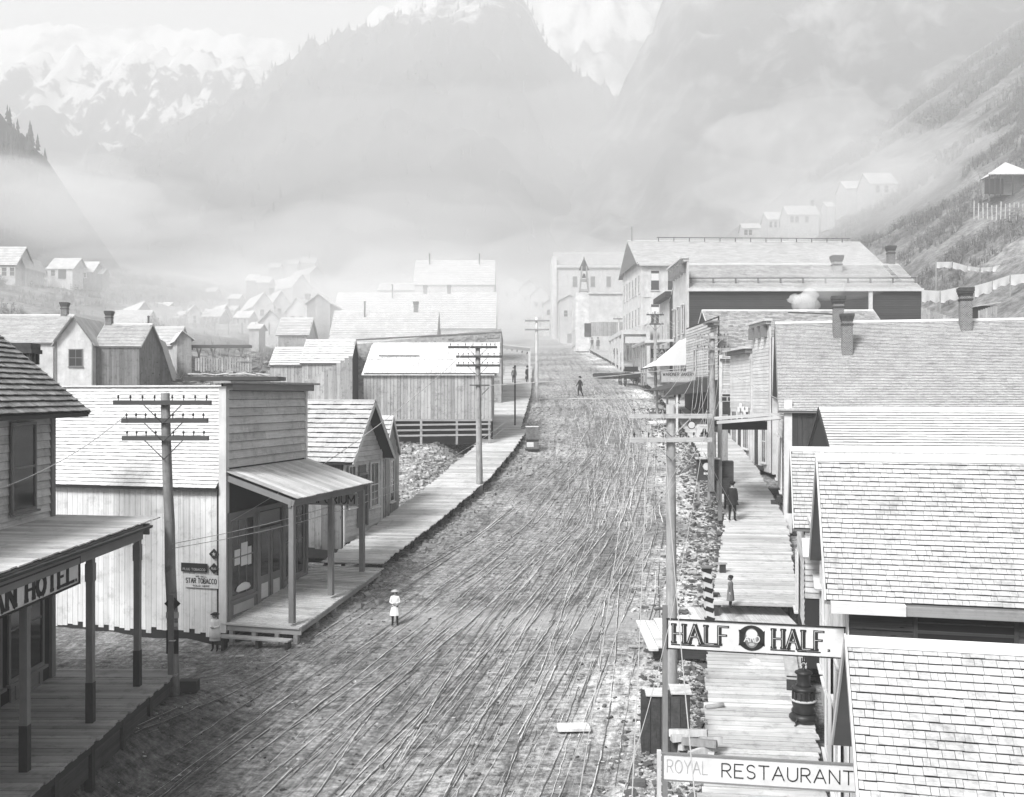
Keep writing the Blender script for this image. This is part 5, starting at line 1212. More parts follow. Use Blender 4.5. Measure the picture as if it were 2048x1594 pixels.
for x in (.2, .9, 1.6, 3.2, 6.2): box("porch_post", (x, -.5, .5), (.12, .12, 2.7), "beam_dark", t)
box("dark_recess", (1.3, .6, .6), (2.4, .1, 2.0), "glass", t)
img_house("pale shed roof just behind the porch-roofed hut", "shed", 2040, 2090, 350, 340, 330, 134, 5, "white_board", "clap_white")
# ------------------------------------------------------------------ poles
def gz(X, Y): return ground(X, Y)
tl, s_l = pole("tall telephone pole with three crossarms in front of the white store", (-8.87, 26.3, -8.0), (-9.12, 26.3, .05), .155, .11, [(.25, 1.3, 1.25), (.72, 1.1, 1.15), (1.18, 1.1, 1.15)], "pole_gray")
for z, w_, hh, m in ((2.05, .3, .3, "black_paint"), (1.75, .34, .16, "sign_gray"), (1.5, .3, .1, "sign_gray"), (1.05, .32, .62, "black_paint")):
    ax = ((EX + EZ).normalized(), (EZ - EX).normalized(), -EY) if hh == w_ else (EX, EZ, -EY)
    box("nailed_notice", (0, -.18, z + .5), (w_, hh, .015), m, tl, ax)
box("nailed_notice", (.02, -.2, 1.6), (.16, .2, .01), "sign_white", tl); box("foot_board", (.3, .2, .3), (.5, .3, .3), "beam_dark", tl)
tr_, s_r = pole("front right telephone pole with two wide crossarms above the signboards", (4.2, 26.3, -8.6), (4.17, 26.3, -.25), .165, .115, [(.3, 1.1, 1.05), (.92, 1.1, 1.05)], "pole_pale", "plank_raw", pins=3)
t2, s_2 = pole("pale telephone pole beside the bakery with two short crossarms", (10.35, 51.5, -4.9), (10.3, 51.5, 3.2), .2, .13, [(.25, .95, .9), (.85, .9, .9)], "pole_pale", "plank_raw")
box("stay_post", (.55, -.3, 1.6), (.26, .26, 4.6), "pole_pale", t2)
t4, s_4 = pole("left telephone pole at the boardwalk edge by the barn", (-1.65, 51, -5.1), (-1.75, 51, 2.45), .17, .12, [(.02, 1.5, 1.0), (.5, 1.1, 1.25), (.95, 1.1, 1.15)], "pole_pale")
joined("step_bracket", [BX(Vector((0, -.15, 5.6)), (1.0, .1, .06)), BX(Vector((.3, -.1, 5.3)), (.5, .06, .06), ((EX + EZ).normalized(), EY, EZ))], "crossarm", t4)
tp, s_p = pole("thin telephone pole in front of the street canopy", (12.35, 86, -.5), (12.3, 86, 7.2), .15, .1, [(.3, .75, .75), (1.1, .5, .7)], "pole_pale", pins=2)
tf, s_f = pole("whitish telephone pole left of the street above the crossing", (2.1, 85, -.6), (2.1, 85, 6.6), .16, .11, [(.3, 1.0, 1.1), (1.05, 1.0, 1.05)], "white_wash", "beam", pins=0, braces=False)
for (px, yt, yb, Y, lab) in ((1238, 632, 722, 134, "pole in front of the veranda"), (1176, 640, 707, 160, "far pole by the white shop"), (1120, 590, 668, 205, "farthest pole at the bend of the street")):
    b = P(px, yb, Y); pole(lab, b, P(px, yt, Y), .16, .1, [(.4, .8, .8)], "white_wash", pins=2, braces=False)
for (x, Y, yt, yb, lab) in ((1030, 68, 734, 858, "thin dark flagpole standing on the left boardwalk"), (978, 69, 700, 822, "thin iron post at the barn's street corner")):
    a, b = P(x, yb, Y), P(x, yt, Y); t = thing("thin_post", lab, "post", a); tube("shaft", [(0, 0, -.3), (.0, 0, (b - a).z)], .055, "beam_dark", t, 8); lathe("finial", [(.07, 0), (.08, .08), (.02, .14)], "beam_dark", t, 8, (0, 0, (b - a).z)); 

# wires: from the front right pole toward the photographer's building and up the street
near = [P(1150, 1640, 14), P(1262, 1640, 10), P(925, 1660, 12.5), P(1400, 1700, 8), P(1600, 1500, 9), P(820, 1650, 14)]
wn = ["wire falling from the front right pole to the bottom of the view", "second wire falling from the front right pole", "long slack wire dropping left across the muddy street", "wire from the lower crossarm toward the roof below", "wire crossing over the boardwalk from the front right pole", "outermost slack wire over the wheel tracks"]
for i, (b, lb) in enumerate(zip(near[:2] + near[3:4], wn[:2] + wn[3:4])):
    wire(lb, s_r[(i * 2) % len(s_r)], b, .35, .007)
for i in range(4):
    wire("wire sagging from the front right pole up to the bakery pole", s_r[i * 2 + (i % 2)], s_2[i * 2], .9, .008, group="wires between the two right-hand poles")
for i, b in enumerate((P(850, 1660, 13), P(1010, 1680, 13), P(640, 1690, 14), P(1090, 1660, 12), P(1215, 1680, 11))):
    wire("pale slack wire fanning from the front right pole down to the left", s_r[(i * 3 + 1) % len(s_r)], b, .5 + .1 * i, .006, group="wires fanning over the street")
for i in range(6):
    wire("long drooping wire between the bakery pole and the front right pole", s_2[(i * 3 + 1) % len(s_2)], s_r[(i * 2 + 1) % len(s_r)], 1.3 + .12 * i, .008, group="drooping wires by the bakery")
for i in range(3):
    wire("fine wire running on from the bakery pole to the thin canopy pole", s_2[i * 2], s_p[i % len(s_p)], .4, .01, group="wires running up the right side")
wire("wire slung low across the street from the bakery pole to the barn pole", P(1430, 728, 51.3), P(962, 772, 51), .12, .02)
wire("wire from the bakery pole slanting down to the white front", P(1430, 728, 51.3), P(1560, 800, 47), .05, .015)
wire("pale guy wire from the barn pole down to the store's corner", s_4[6], (-9.1, 32, -4.1), .5, .014)
for i in range(2): wire("pair of wires looping from the tall left pole past the store porch", (-8.9, 26.2, -3.9 - .12 * i), P(1010, 845 + 10 * i, 60), .9 + .1 * i, .01, group="paired wires past the porch")
wire("wire from the tall left pole off the left edge of the view", s_l[8], P(-80, 1000, 20), .3, .01)
wire("stay wire from the low post of the crates to the boardwalk", P(1392, 905, 40), P(1460, 1045, 43), .02, .012)
wire("stay wire over the crates down to the landing", P(1408, 905, 38), P(1480, 1040, 42), .02, .012)

# ------------------------------------------------------------------ signboards over the near boardwalk
sp_ = thing("sign_post", "tall square post carrying the left end of the HALF AND HALF board", "post", P(1330, 1594, 19.6) - EZ * 1.3, 0)
zt_ = P(1330, 1210, 19.6).z - sp_.location.z; box("shaft", (0, 0, zt_ / 2), (.095, .095, zt_), "trim_gray", sp_)
p0 = P(1335, 1296, 19.55); ah = -math.atan(.23)
t = thing("half_and_half_sign", "white HALF AND HALF board spanning the near boardwalk", "sign", p0, ah)
Ls, Hs = 3.3, .575
box("board", (Ls / 2, 0, Hs / 2), (Ls, .05, Hs), "sign_white", t)
joined("frame", [BX(Vector((Ls / 2, -.02, z)), (Ls + .04, .05, .022)) for z in (-.0, Hs)] + [BX(Vector((x, -.02, Hs / 2)), (.022, .05, Hs)) for x in (0, Ls)], "ink", t)
for (x0, wl, s_) in ((.08, 1.14, "HALF"), (1.96, 1.12, "HALF.")):
    text(t, s_, (x0 + .045, -.026, .13), EX, EZ, .345, wl - .1, .25, "ink", serif=.33, hst=.13, gap=.3)
    text(t, s_, (x0 + .045, -.033, .13), EX, EZ, .345, wl - .1, .022, "sign_white", gap=.3, name="inline", off=(-.05, .0))
    joined("letter_shadow", [BX(Vector((x0 + wl * f, -.03, .085)), (.16 if k else .16, .006, .022)) for k, f in enumerate((.06, .2, .32, .5, .62, .74, .9)[:6])], "ink", t)
V = [(-.24, -.17), (0, -.245), (.24, -.17), (.235, -.1), (.235, .1), (.24, .17), (0, .245), (-.24, .17), (-.235, .1), (-.235, -.1)]
V = [(-.245,.15)] + arc(0,-.2,.34,.445,135,45,8) + [(.245,.15),(.235,.12),(.235,-.12),(.245,-.15)] + arc(0,.2,.34,.445,-45,-135,8) + [(-.245,-.15),(-.235,-.12),(-.235,.12)]
prism("emblem", V, (1.60, -.027, Hs / 2), EX, EZ, .006, "ink", t)
prism("emblem_ring", arc(0, 0, .13, .19, 0, 360, 20)[:-1], (1.60, -.034, Hs / 2), EX, EZ, .004, "soffit", t)
prism("glass_foam", arc(0, .08, .105, .09, 0, 360, 18)[:-1], (1.60, -.039, Hs / 2), EX, EZ, .004, "sign_white", t)
prism("glass_foot", arc(0, -.12, .055, .03, 0, 360, 14)[:-1], (1.60, -.039, Hs / 2), EX, EZ, .004, "sign_gray", t)
text(t, "AND", (1.46, -.044, Hs / 2 - .07), EX, (EZ + EX * .12), .11, .28, .16, "sign_white")
prism("glass_foot_below", arc(0, 0, .105, .04, 0, 360, 16)[:-1], (1.66, -.03, -.14), EX, EZ, .01, "sign_white", t)
box("glass_stem", (1.66, -.02, -.05), (.03, .02, .13), "sign_gray", t)
t = thing("sign_post", "short pale post at the left end of the RESTAURANT board", "post", P(1318, 1594, 15.2) - EZ * 1.5, 0)
zt_ = P(1318, 1500, 15.2).z - t.location.z; box("shaft", (0, 0, zt_ / 2), (.06, .06, zt_), "trim", t)
p0 = P(1325, 1558, 15.15); ah = -math.atan(.17)
t = thing("restaurant_sign", "white ROYAL RESTAURANT board at the bottom of the view", "sign", p0, ah)
Ls, Hs = 2.93, .40
box("board", (Ls / 2, 0, Hs / 2), (Ls, .05, Hs), "sign_white", t)
joined("frame", [BX(Vector((Ls / 2, -.02, z)), (Ls + .04, .05, .022)) for z in (0, Hs)] + [BX(Vector((0, -.02, Hs / 2)), (.022, .05, Hs))], "trim_gray", t)
text(t, "ROYAL", (.07, -.026, .12), EX, EZ, .19, .60, .06, "ink_soft")
text(t, "RESTAURANT.", (.88, -.026, .1), EX, EZ, .2, 1.96, .085, "ink")

# ------------------------------------------------------------------ things along the near right walk
def rel(o, c): return Vector(c)
# base-burner stove
q = P(1607, 1448, 25.2); t = thing("heating_stove", "ornate cast-iron base-burner stove standing on the boardwalk", "stove", (q.x, q.y, -8.27))
lathe("ash_pan", [(.34, .12), (.36, .15), (.33, .22), (.28, .27)], "iron", t, 20)
lathe("fire_pot", [(.27, .27), (.3, .32), (.25, .4), (.29, .52), (.295, .56), (.26, .58)], "iron", t, 24, flute=.02, nf=12)
lathe("mica_band", [(.25, .58), (.27, .62), (.265, .8), (.285, .84)], "glass", t, 24)
pieces(t, "mica_bar", [BX(Vector((.275 * math.cos(a), .275 * math.sin(a), .71)), (.03, .03, .24), (Vector((math.cos(a), math.sin(a), 0)), Vector((-math.sin(a), math.cos(a), 0)), EZ)) for a in [k * math.pi / 6 for k in range(12)]], "iron")
lathe("nickel_rail", [(.27, .56), (.325, .58), (.32, .61), (.27, .62)], "sign_gray", t, 24); lathe("upper_rail", [(.25, .84), (.31, .86), (.3, .9), (.22, .95)], "iron", t, 24)
lathe("drum", [(.2, .95), (.165, 1.0), (.165, 1.22), (.2, 1.25)], "iron", t, 20)
lathe("crown", [(.2, 1.25), (.22, 1.27), (.21, 1.3), (.1, 1.36), (.04, 1.38), (.03, 1.42), (.055, 1.46), (.02, 1.5)], "iron", t, 20)
joined("finial", [BX(Vector((s * .045, 0, 1.58)), (.025, .03, .14), ((EX + EZ * .3 * s).normalized(), EY, EZ)) for s in (-1, 1)] + [BX(Vector((0, 0, 1.62)), (.03, .03, .16)), BX(Vector((0, 0, 1.55)), (.1, .03, .02))], "iron", t)
for k in range(4):
    a = math.pi / 4 + k * math.pi / 2; c_, s__ = math.cos(a), math.sin(a)
    tube("leg", [(.28 * c_, .28 * s__, .2), (.37 * c_, .37 * s__, .13), (.36 * c_, .36 * s__, .05), (.43 * c_, .43 * s__, .01)], [.04, .04, .025, .03], "iron", t, 6)
# bench
t = thing("bench", "low plank bench beside the heating stove", "bench", (7.62, 27.2, -7.95), ar)
box("seat", (0, .9, .42), (.36, 2.6, .05), "walk_plank", t, (EX, (EY + EZ * .12).normalized(), EZ)); box("end_board", (0, -.35, .1), (.32, .05, .6), "plank_dark", t); box("end_board", (0, 2.1, .35), (.32, .05, .6), "plank_dark", t); box("back_board", (.17, .9, .2), (.03, 2.5, .4), "plank_dark", t)
# dark cabinet and firewood at the near ditch
t = thing("packing_cabinet", "big dark wooden cabinet standing in the ditch behind the sign post", "cabinet", P(1342, 1500, 24.0), math.radians(-4))
box("body", (-.12, .3, .55), (1.15, .55, 1.45), "plank_dark", t); box("top_board", (-.35, .25, 1.31), (.5, .6, .04), "walk_plank", t); box("lid", (.25, .35, 1.36), (.5, .65, .035), "walk_plank", t, (EX, (EY + EZ * .12).normalized(), EZ))
for k in range(5): box("side_board", (-.6 + k * .235, .015, .55), (.215, .02, 1.42), "plank_dark", t)
for i in range(14):
    L = R.uniform(.5, .95); x = 4.4 + R.uniform(-.3, .3); y = 23.55 + R.uniform(-.45, .45); z = ground(x, y) + .1 + .055 * i
    a = R.uniform(-.5, .5); d = Vector((math.cos(a), math.sin(a), R.uniform(-.1, .15))).normalized()
    e = d.cross(EZ).normalized(); o = prism("firewood", [(-.11, -.07), (.11, -.06), (.05, .09), (-.06, .08)], Vector((x, y, z)) + d * L / 2, e, d.cross(e) * -1, L, "firewood")
    tag(o, "split firewood billet in the heap between cabinet and boardwalk", "firewood", "firewood heap by the cabinet")
t = thing("split_log_stack", "small log pieces on the walk's edge just under the sign", "log stack", (4.9, 25.9, -8.25), 0)
for k in range(3): tube("log", [(k * .12, 0, .06 + (k % 2) * .1), (.55 + k * .05, .06, .1 + (k % 2) * .1)], .07, "firewood", t, 7)
t = thing("loose_plank", "pale plank lying across the mud at lower centre right", "plank", P(1147, 1462, 25.2) + EZ * .08, math.radians(3)); box("board", (0, 0, 0), (.82, .36, .07), "white_wash", t); box("board", (0, .17, .02), (.8, .2, .05), "white_wash", t)
# small bridge boards over the ditch to the street
t = thing("ditch_bridge", "short sloping plank bridge from the street to the landing", "plank bridge", (4.3, 30.6, -7.5), 0)
pieces(t, "plank", [BX(Vector((i * .3 - .1, .6 + .1 * i, .02 + .012 * i)), (.28, 3.0 + R.uniform(-.2, .2), .06), (EX, (EY + EZ * .1).normalized(), EZ)) for i in range(7)], "white_wash"); box("bearer", (.9, -.6, -.25), (1.9, .2, .3), "plank_dark", t)
# barber pole
b = P(1423, 1262, 30.4); b.z = -7.75; tt = P(1413, 1135, 30.4)
t = thing("barber_pole", "square striped barber pole at the boardwalk edge", "barber pole", b); d = tt - b; L = d.length; d.normalize(); e = EX
n = 17
pieces(t, "stripe_block", [BX(d * (L * (k + .5) / n), (.262, .252, L / n * .96), ((EX - EZ * .35).normalized(), EY, (EZ + EX * .35).normalized())) for k in range(0, n, 2)], "black_paint")
pieces(t, "white_block", [BX(d * (L * (k + .5) / n), (.25, .245, L / n * 1.5), ((EX - d * EX.dot(d)).normalized(), EY, d)) for k in range(1, n, 2)], "sign_white")
box("cap", d * (L + .02), (.32, .3, .05), "trim_gray", t)
t = thing("hitching_post", "short dark post with a cross board at the ditch's edge", "post", (7.75, 36.8, -7.2)); box("shaft", (0, 0, .4), (.22, .1, 1.2), "beam_dark", t); box("cross_board", (-.1, 0, 1.0), (.5, .2, .05), "plank_raw", t)
t = thing("hitching_post", "lower dark step block just above the barber pole", "post", (6.9, 34.0, -7.3)); box("shaft", (0, 0, .2), (.18, .1, .7), "beam_dark", t); box("cross_board", (-.1, 0, .55), (.5, .2, .05), "plank_dark", t)
# crates on stilts with advertising
t = thing("crate_stand", "dark board crates on short legs with painted labels beside the two men", "crate stand", P(1395, 985, 45.6) , math.radians(-8)); s_ = 45.6 / F
box("crate", (.45, .3, 1.05), (.95, .8, .95), "plank_dark", t)
for k in range(4): box("crate_board", (.45, -.12, .68 + k * .235), (.98, .03, .22), "plank_dark", t)
box("upper_crate", (1.2, .8, .95), (.9, .7, .9), "plank_dark", t); box("lower_crate", (1.0, .4, .3), (.9, .6, .7), "plank_dark", t)
for k in range(4): box("crate_board", (1.2, .43, .62 + k * .225), (.9, .03, .21), "plank_dark", t)
box("top_board", (.45, .2, 1.56), (1.1, 1.0, .05), "walk_plank", t)
for x in (.05, .5, .9): box("leg", (x, .0, .3), (.1, .1, 1.3), "beam", t)
prism("label_disc", arc(0, 0, .16, .17, 0, 360, 12)[:-1], (.4, -.15, 1.2), EX, EZ, .01, "sign_white", t); box("label_strip", (.42, -.145, .88), (.3, .01, .1), "sign_white", t)
tt_ = thing("board_post", "grey square post rising from the crate stand", "post", P(1422, 965, 44.9), 0); box("shaft", (0, 0, 1.3), (.26, .18, 3.4), "pole_gray", tt_)
t = thing("bell_sign", "white telephone sign with a bell emblem beside the crates", "sign", P(1408, 863, 45.2), 0)
box("board", (0, 0, 0), (.62, .03, .64), "sign_white", t); lathe("bell", [(.17, -.13), (.16, -.08), (.09, 0), (.07, .1), (.02, .15)], "black_paint", t, 14, (0, -.04, 0), 1, .1); box("lettering_band", (0, -.02, -.2), (.42, .01, .05), "ink", t); box("lettering_band", (0, -.02, .22), (.4, .01, .03), "ink_soft", t)
t = thing("round_sign", "small round white sign hanging from the crossarm", "sign", P(1383, 850, 30), 0)
prism("disc", arc(0, 0, .105, .11, 0, 360, 18)[:-1], (0, 0, 0), EX, EZ, .012, "sign_white", t); tube("rim", [(.11 * math.cos(a * math.pi / 9), -.01, .112 * math.sin(a * math.pi / 9)) for a in range(19)], .012, "ink", t, 5); box("hook", (0, 0, .15), (.012, .012, .09), "ink", t)
# crate in the street
t = thing("street_crate", "upright wooden crate with a white poster standing at the road's left side", "crate", P(1065, 901, 61.3), math.radians(3))
box("body", (0, .3, .72), (.76, .6, 1.4), "plank_old", t); box("lid", (0, .3, 1.46), (.82, .68, .05), "white_wash", t); box("base_board", (0, .28, .05), (.84, .7, .1), "plank_dark", t); box("divider_board", (0, -.02, .62), (.78, .05, .07), "plank_dark", t)
box("poster", (-.14, -.02, .36), (.42, .02, .3), "sign_white", t)
for k in range(3): box("board", (-.26 + k * .26, -.015, 1.08), (.245, .02, .78), "plank_old", t)
# firewood stack by the bakery
t = thing("firewood_rack", "tall stack of split stove wood at the bakery's kerb", "firewood stack", P(1327, 806, 84) , 0)
for k in range(90):
    x = R.uniform(-.7, .9); z = R.uniform(0, 2.0) * (1 - abs(x) * .5); 
    if k < 60: box("billet", (x, R.uniform(-.4, .3), z + .1), (R.uniform(.25, .6), .5, R.uniform(.06, .14)), "firewood", t, ((EX + EZ * R.uniform(-.3, .3)).normalized(), EY, EZ))
t = thing("scrap_boards", "bright scrap board propped on dark rubble at the right kerb", "scrap board", P(1322, 850, 70), 0); box("board", (0, 0, .2), (1.6, .7, .05), "white_wash", t, ((EX + EZ * .1).normalized(), (EY + EZ * .5).normalized(), EZ)); box("board", (.4, .3, .1), (1.2, .3, .1), "plank_dark", t)
# wagon
t = thing("wagon", "dark light wagon parked at the right kerb beyond the footbridge", "wagon", P(1262, 772, 100), math.radians(8))
box("body", (0, 0, 1.05), (1.7, 2.4, .45), "black_paint", t); box("seat", (0, -.3, 1.5), (1.4, .4, .12), "cloth_dark", t); box("seat_back", (0, -.1, 1.75), (1.4, .06, .4), "cloth_dark", t)
for x in (-.85, .85):
    for y, r in ((-1.0, .5), (1.0, .6)):
        w_ = tube("wheel", [(x, y + r * math.cos(a * math.pi / 9), r + r * math.sin(a * math.pi / 9)) for a in range(19)], .045, "black_paint", t, 5)
        joined("spokes", [BX(Vector((x, y, r)), (.03, .04, r * 2), (EX, Vector((0, math.cos(a), math.sin(a))), Vector((0, -math.sin(a), math.cos(a))))) for a in [k * math.pi / 6 for k in range(6)]], "black_paint", w_)
tube("axle", [(-.85, -1, .5), (.85, -1, .5)], .04, "iron", t); tube("shaft", [(-.4, -1.2, .7), (-.5, -2.8, .35)], .035, "beam_dark", t)

# ------------------------------------------------------------------ people
def at_px(px, py, Y): return P(px, py, Y)
g_ = P(790, 1265, 33); person("small girl in a pale dress and brimmed hat standing in the muddy street", (g_.x, g_.y, ground(g_.x, g_.y) + .0), 1.16, math.radians(0), 'folded', "cloth_white", "cloth_dark", 'wide', "cloth_white", "sign_gray")
g_ = P(430, 1277, 31.4); person("child with dark hat and white wrap standing by the store's corner", (g_.x, g_.y, ground(g_.x, g_.y)), 1.2, math.radians(-15), 'folded', "cloth_white", "cloth_dark", 'wide', "sign_gray", "cloth_dark", apron="cloth_white")
g_ = P(1461, 1208, 32.9); person("toddler in a grey coat walking on the plank landing", (g_.x, g_.y, lerp_tab(T_RBZ, 32.9) + .03), 1.02, math.radians(60), 'stand', "cloth_gray", "cloth_dark", 'cap', None, skirt=.4)
g_ = P(1459, 1036, 44.6); person("man in dark suit leaning at the canopy post with hand on hip", (g_.x + .12, 44.6, lerp_tab(T_RBZ, 44.6) + .03), 1.76, math.radians(150), 'stand', "cloth_dark", "cloth_dark", 'cap', skirt=.72)
g_ = P(1462, 1000, 46.4); person("second dark-suited man standing close behind the first", (g_.x - .1, 46.6, lerp_tab(T_RBZ, 46.6) + .03), 1.78, math.radians(170), 'stand', "cloth_dark", "cloth_dark", 'brim', skirt=.72)
person("man in shirtsleeves standing under the small canopy facing the camera", P(1028, 770, 98), 1.74, 0, 'stand', "cloth_gray", "cloth_dark", 'cap')
person("dark figure leaning against the small canopy's post", P(1055, 768, 98.5), 1.74, math.radians(40), 'stand', "cloth_dark", "cloth_dark", 'brim', skirt=.5)
g_ = P(1160, 788, 89); person("person in a long dark coat walking across the street by the plank crossing", (g_.x, g_.y, ground(g_.x, g_.y) + .0), 1.72, math.radians(-70), 'walk', "cloth_dark", "cloth_dark", 'brim', "cloth_dark")
person("man in black with hat standing in the bakery porch", P(1355, 808, 77), 1.82, math.radians(20), 'stand', "cloth_dark", "cloth_dark", 'brim', skirt=.5)
person("man standing with hands at sides in front of the veranda", P(1231, 719, 131), 1.78, 0, 'stand', "cloth_dark", "cloth_dark", 'cap', skirt=.7)
s1 = person("man seated on a chair beside the veranda wall", P(1254, 719, 131), 1.74, math.radians(30), 'sit', "cloth_dark", "cloth_dark", 'brim')
t = thing("chair", "wooden chair under the seated man by the veranda", "chair", P(1254, 719, 131.3), math.radians(30)); box("seat", (0, 0, .44), (.45, .45, .04), "beam_dark", t); box("back", (0, .22, .75), (.42, .03, .4), "beam_dark", t)
for x in (-.2, .2):
    for y in (-.2, .2): box("leg", (x, y, .22), (.04, .04, .44), "beam_dark", t)
t = thing("boot_sign", "big black boot standing as a shop sign by the veranda", "boot sign", P(1269, 718, 130), 0); lathe("shaft", [(.26, .1), (.24, .3), (.22, .7), (.3, 1.2)], "black_paint", t, 10); box("foot", (-.25, 0, .12), (.75, .35, .24), "black_paint", t)
person("man strolling on the distant right boardwalk, left of a pair", P(1184, 699, 148), 1.74, math.radians(10), 'walk', "cloth_gray", "cloth_gray", 'cap')
person("man walking on the distant right boardwalk, right of a pair", P(1196, 700, 146), 1.78, math.radians(-10), 'stand', "cloth_gray", "cloth_gray", 'brim', skirt=.6)
person("figure far up the boardwalk beside the white shop doorway", P(1171, 690, 155), 1.74, 0, 'stand', "cloth_gray", "cloth_gray", 'cap')

# ------------------------------------------------------------------ right hillside: clotheslines, fence, shed, brush
def clothes(label, pts, Y0, drop, grp):
    a = [P(px, py, Y0 + i * .8) for i, (px, py) in enumerate(pts)]
    t = thing("clothesline", label, "clothesline", a[0]); o = a[0]
    tube("rope", [p - o for p in a], .02, "wire", t, 5)
    for p in (a[0], a[len(a) // 2], a[-1]):
        g2 = ground(p.x, p.y); box("post", Vector((p.x, p.y, (p.z + g2) / 2)) - o, (.09, .09, max(.3, p.z - g2) + .1), "beam", t)
    for p, q in zip(a, a[1:]):
        n = 6; V = []; hh = drop * R.uniform(.75, 1.25)
        for i in range(n + 1):
            for j in range(4):
                r = p.lerp(q, .02 + .96 * i / n); V.append((r.x, r.y + .12 * math.sin(i * 2.1 + j) * j / 3 - .02, r.z - hh * j / 3 * (1 + .12 * math.sin(i * 1.7))))
        c = mesh("washing", V, [(i * 4 + j, i * 4 + j + 1, i * 4 + 5 + j, i * 4 + 4 + j) for i in range(n) for j in range(3)], "cloth_white", None, True)
        tag(c, grp[0], "laundry", grp[1])
clothes("upper clothesline strung along the right hillside", [(1872, 524), (1905, 524), (1935, 532), (1960, 536), (1985, 534), (2015, 526), (2060, 518)], 100, .55, ("white washing hung on the upper hillside clothesline", "washing on the upper line"))
clothes("lower clothesline rising from the hall chimney to the right edge", [(1948, 572), (1985, 562), (2020, 550), (2070, 546)], 92, .9, ("white sheet on the lower hillside clothesline right of the chimney", "sheets right of the chimney"))
clothes("short clothesline between the dark block and the chimney", [(1842, 580), (1880, 582), (1920, 574)], 95, .9, ("white sheet drying between dark block and brick chimney", "sheets left of the chimney"))
t = thing("hill_fence", "leaning pole fence across the right hillside below the porch hut", "fence", P(1948, 432, 112))
fb = []; fr = []
for k in range(14):
    x = k * .55; fb.append(BX(Vector((x, k * .1, .55 + R.uniform(-.1, .2) - .0)), (.09, .07, 1.7 + R.uniform(-.2, .4)), ((EX + EZ * R.uniform(-.06, .06)).normalized(), EY, EZ)))
for k in range(3): fr.append(BX(Vector((3.8, .7, .2 + k * .42)), (8.2, .05, .07), ((EX + EY * .18 + EZ * .01).normalized(), EY, EZ)))
pieces(t, "picket", fb, "white_board"); pieces(t, "rail", fr, "beam")
t = thing("hill_shed", "little slant-roofed plank shed on the right bank beside the chimney", "shed", P(1955, 660, 78), 0)
box("wall", (.8, .8, .8), (1.5, 1.5, 2.2), "joint", t); vsiding(t, "plank", .05, 1.55, lambda x: 1.5 + x * .35, -.3, .02, .2, "plank_raw"); box("roof", (.8, .8, 2.0), (1.9, 1.9, .06), "white_board", t, ((EX + EZ * .35).normalized(), EY, EZ))
t = thing("bank_fence", "low board fence at the foot of the right bank", "fence", P(1845, 652, 84), 0); pieces(t, "board", [BX(Vector((i * .26, 0, .75 - i * .045)), (1.6 - .09 * i, .24, .03), (EZ, EX, EY)) for i in range(17)], "plank_raw")
def brush(name, label, n, region, h, mat, leaf=False):
    V, Fs = [], []
    for _ in range(n):
        x, y = region()
        z = ground(x, y); H = h * R.uniform(.5, 1.4)
        for k in range(9):
            a = R.uniform(0, 6.28); l = R.uniform(.15, .5) * H; b = len(V); w_ = R.uniform(.012, .03) * (1 + y / 90)
            bx, by = x + R.uniform(-.25, .25) * H, y + R.uniform(-.25, .25) * H
            V += [(bx - w_ * math.sin(a), by + w_ * math.cos(a), z - .1), (bx + w_ * math.sin(a), by - w_ * math.cos(a), z - .1), (bx + l * math.cos(a), by + l * math.sin(a), z + H * R.uniform(.6, 1.1))]; Fs.append((b, b + 1, b + 2))
            if leaf:
                for q in range(5):
                    c = Vector((bx, by, z)).lerp(Vector(V[b + 2]), R.uniform(.4, 1)) + Vector((R.uniform(-.2, .2), R.uniform(-.2, .2), R.uniform(-.1, .1))) * H * .5; r = R.uniform(.05, .14) * H; d = Vector((R.uniform(-1, 1), R.uniform(-1, 1), R.uniform(-1, 1))).normalized(); e = d.orthogonal().normalized()
                    b2 = len(V); V += [tuple(c + d * r), tuple(c + e * r * .7), tuple(c - d * r * .8)]; Fs.append((b2, b2 + 1, b2 + 2))
    o = mesh(name, V, Fs, mat); tag(o, label, "brush", None, "stuff")
def rg(x0, x1, y0, y1, f=None):
    def g():
        while True:
            x, y = R.uniform(x0, x1), R.uniform(y0, y1)
            if f is None or f(x, y): return x, y
    return g
def cl(th, s=.07, z=4): return lambda x, y: noise.noise(Vector((x * s, y * s, z))) > th
brush("hillside_brush", "dry brush covering the steep right hillside", 5200, rg(44, 105, 72, 190, cl(-.05)), 1.1, "foliage", True)
brush("hillside_weeds", "sparse weeds on the left hillside and flats", 3800, rg(-130, -24, 66, 230, cl(-.1)), .8, "twig")
brush("valley_brush", "leafy brush scattered between the left hillside cabins", 900, rg(-110, -40, 100, 240, cl(.12)), 1.3, "foliage", True)
brush("slope_brush", "scrub and small trees on the upper right slope", 3200, rg(95, 195, 150, 330, cl(-.1, .04)), 2.6, "foliage", True)
# ------------------------------------------------------------------ litter
def litter(name, label, n, region, smin, smax, mat, flat=.35, cat="litter"):
    ms = []
    for _ in range(n):
        x, y = region(); z = ground(x, y); L = R.uniform(smin, smax) * (1 if R.random() < .85 else 1.8)
        a = R.uniform(0, 6.28); d = Vector((math.cos(a), math.sin(a), R.uniform(-.25, .25))).normalized(); e = Vector((-math.sin(a), math.cos(a), R.uniform(-.3, .3))).normalized(); u = d.cross(e).normalized(); e = u.cross(d)
        ms.append(BX(Vector((x, y, z + L * .06)), (L, L * R.uniform(.25, .7), L * flat * R.uniform(.4, 1)), (d, e, u)))
    o = joined(name, ms, mat); tag(o, label, cat, None, "stuff")
def ditch(y0, y1):
    def g():
        y = R.uniform(y0, y1); l = lerp_tab(T_RBL, y); return l - abs(R.gauss(0, .9)) - .05, y
    return g
litter("wood_chips", "pale wood chips and scraps littering the right ditch", 4200, ditch(14, 31), .02, .10, "chip", .3)
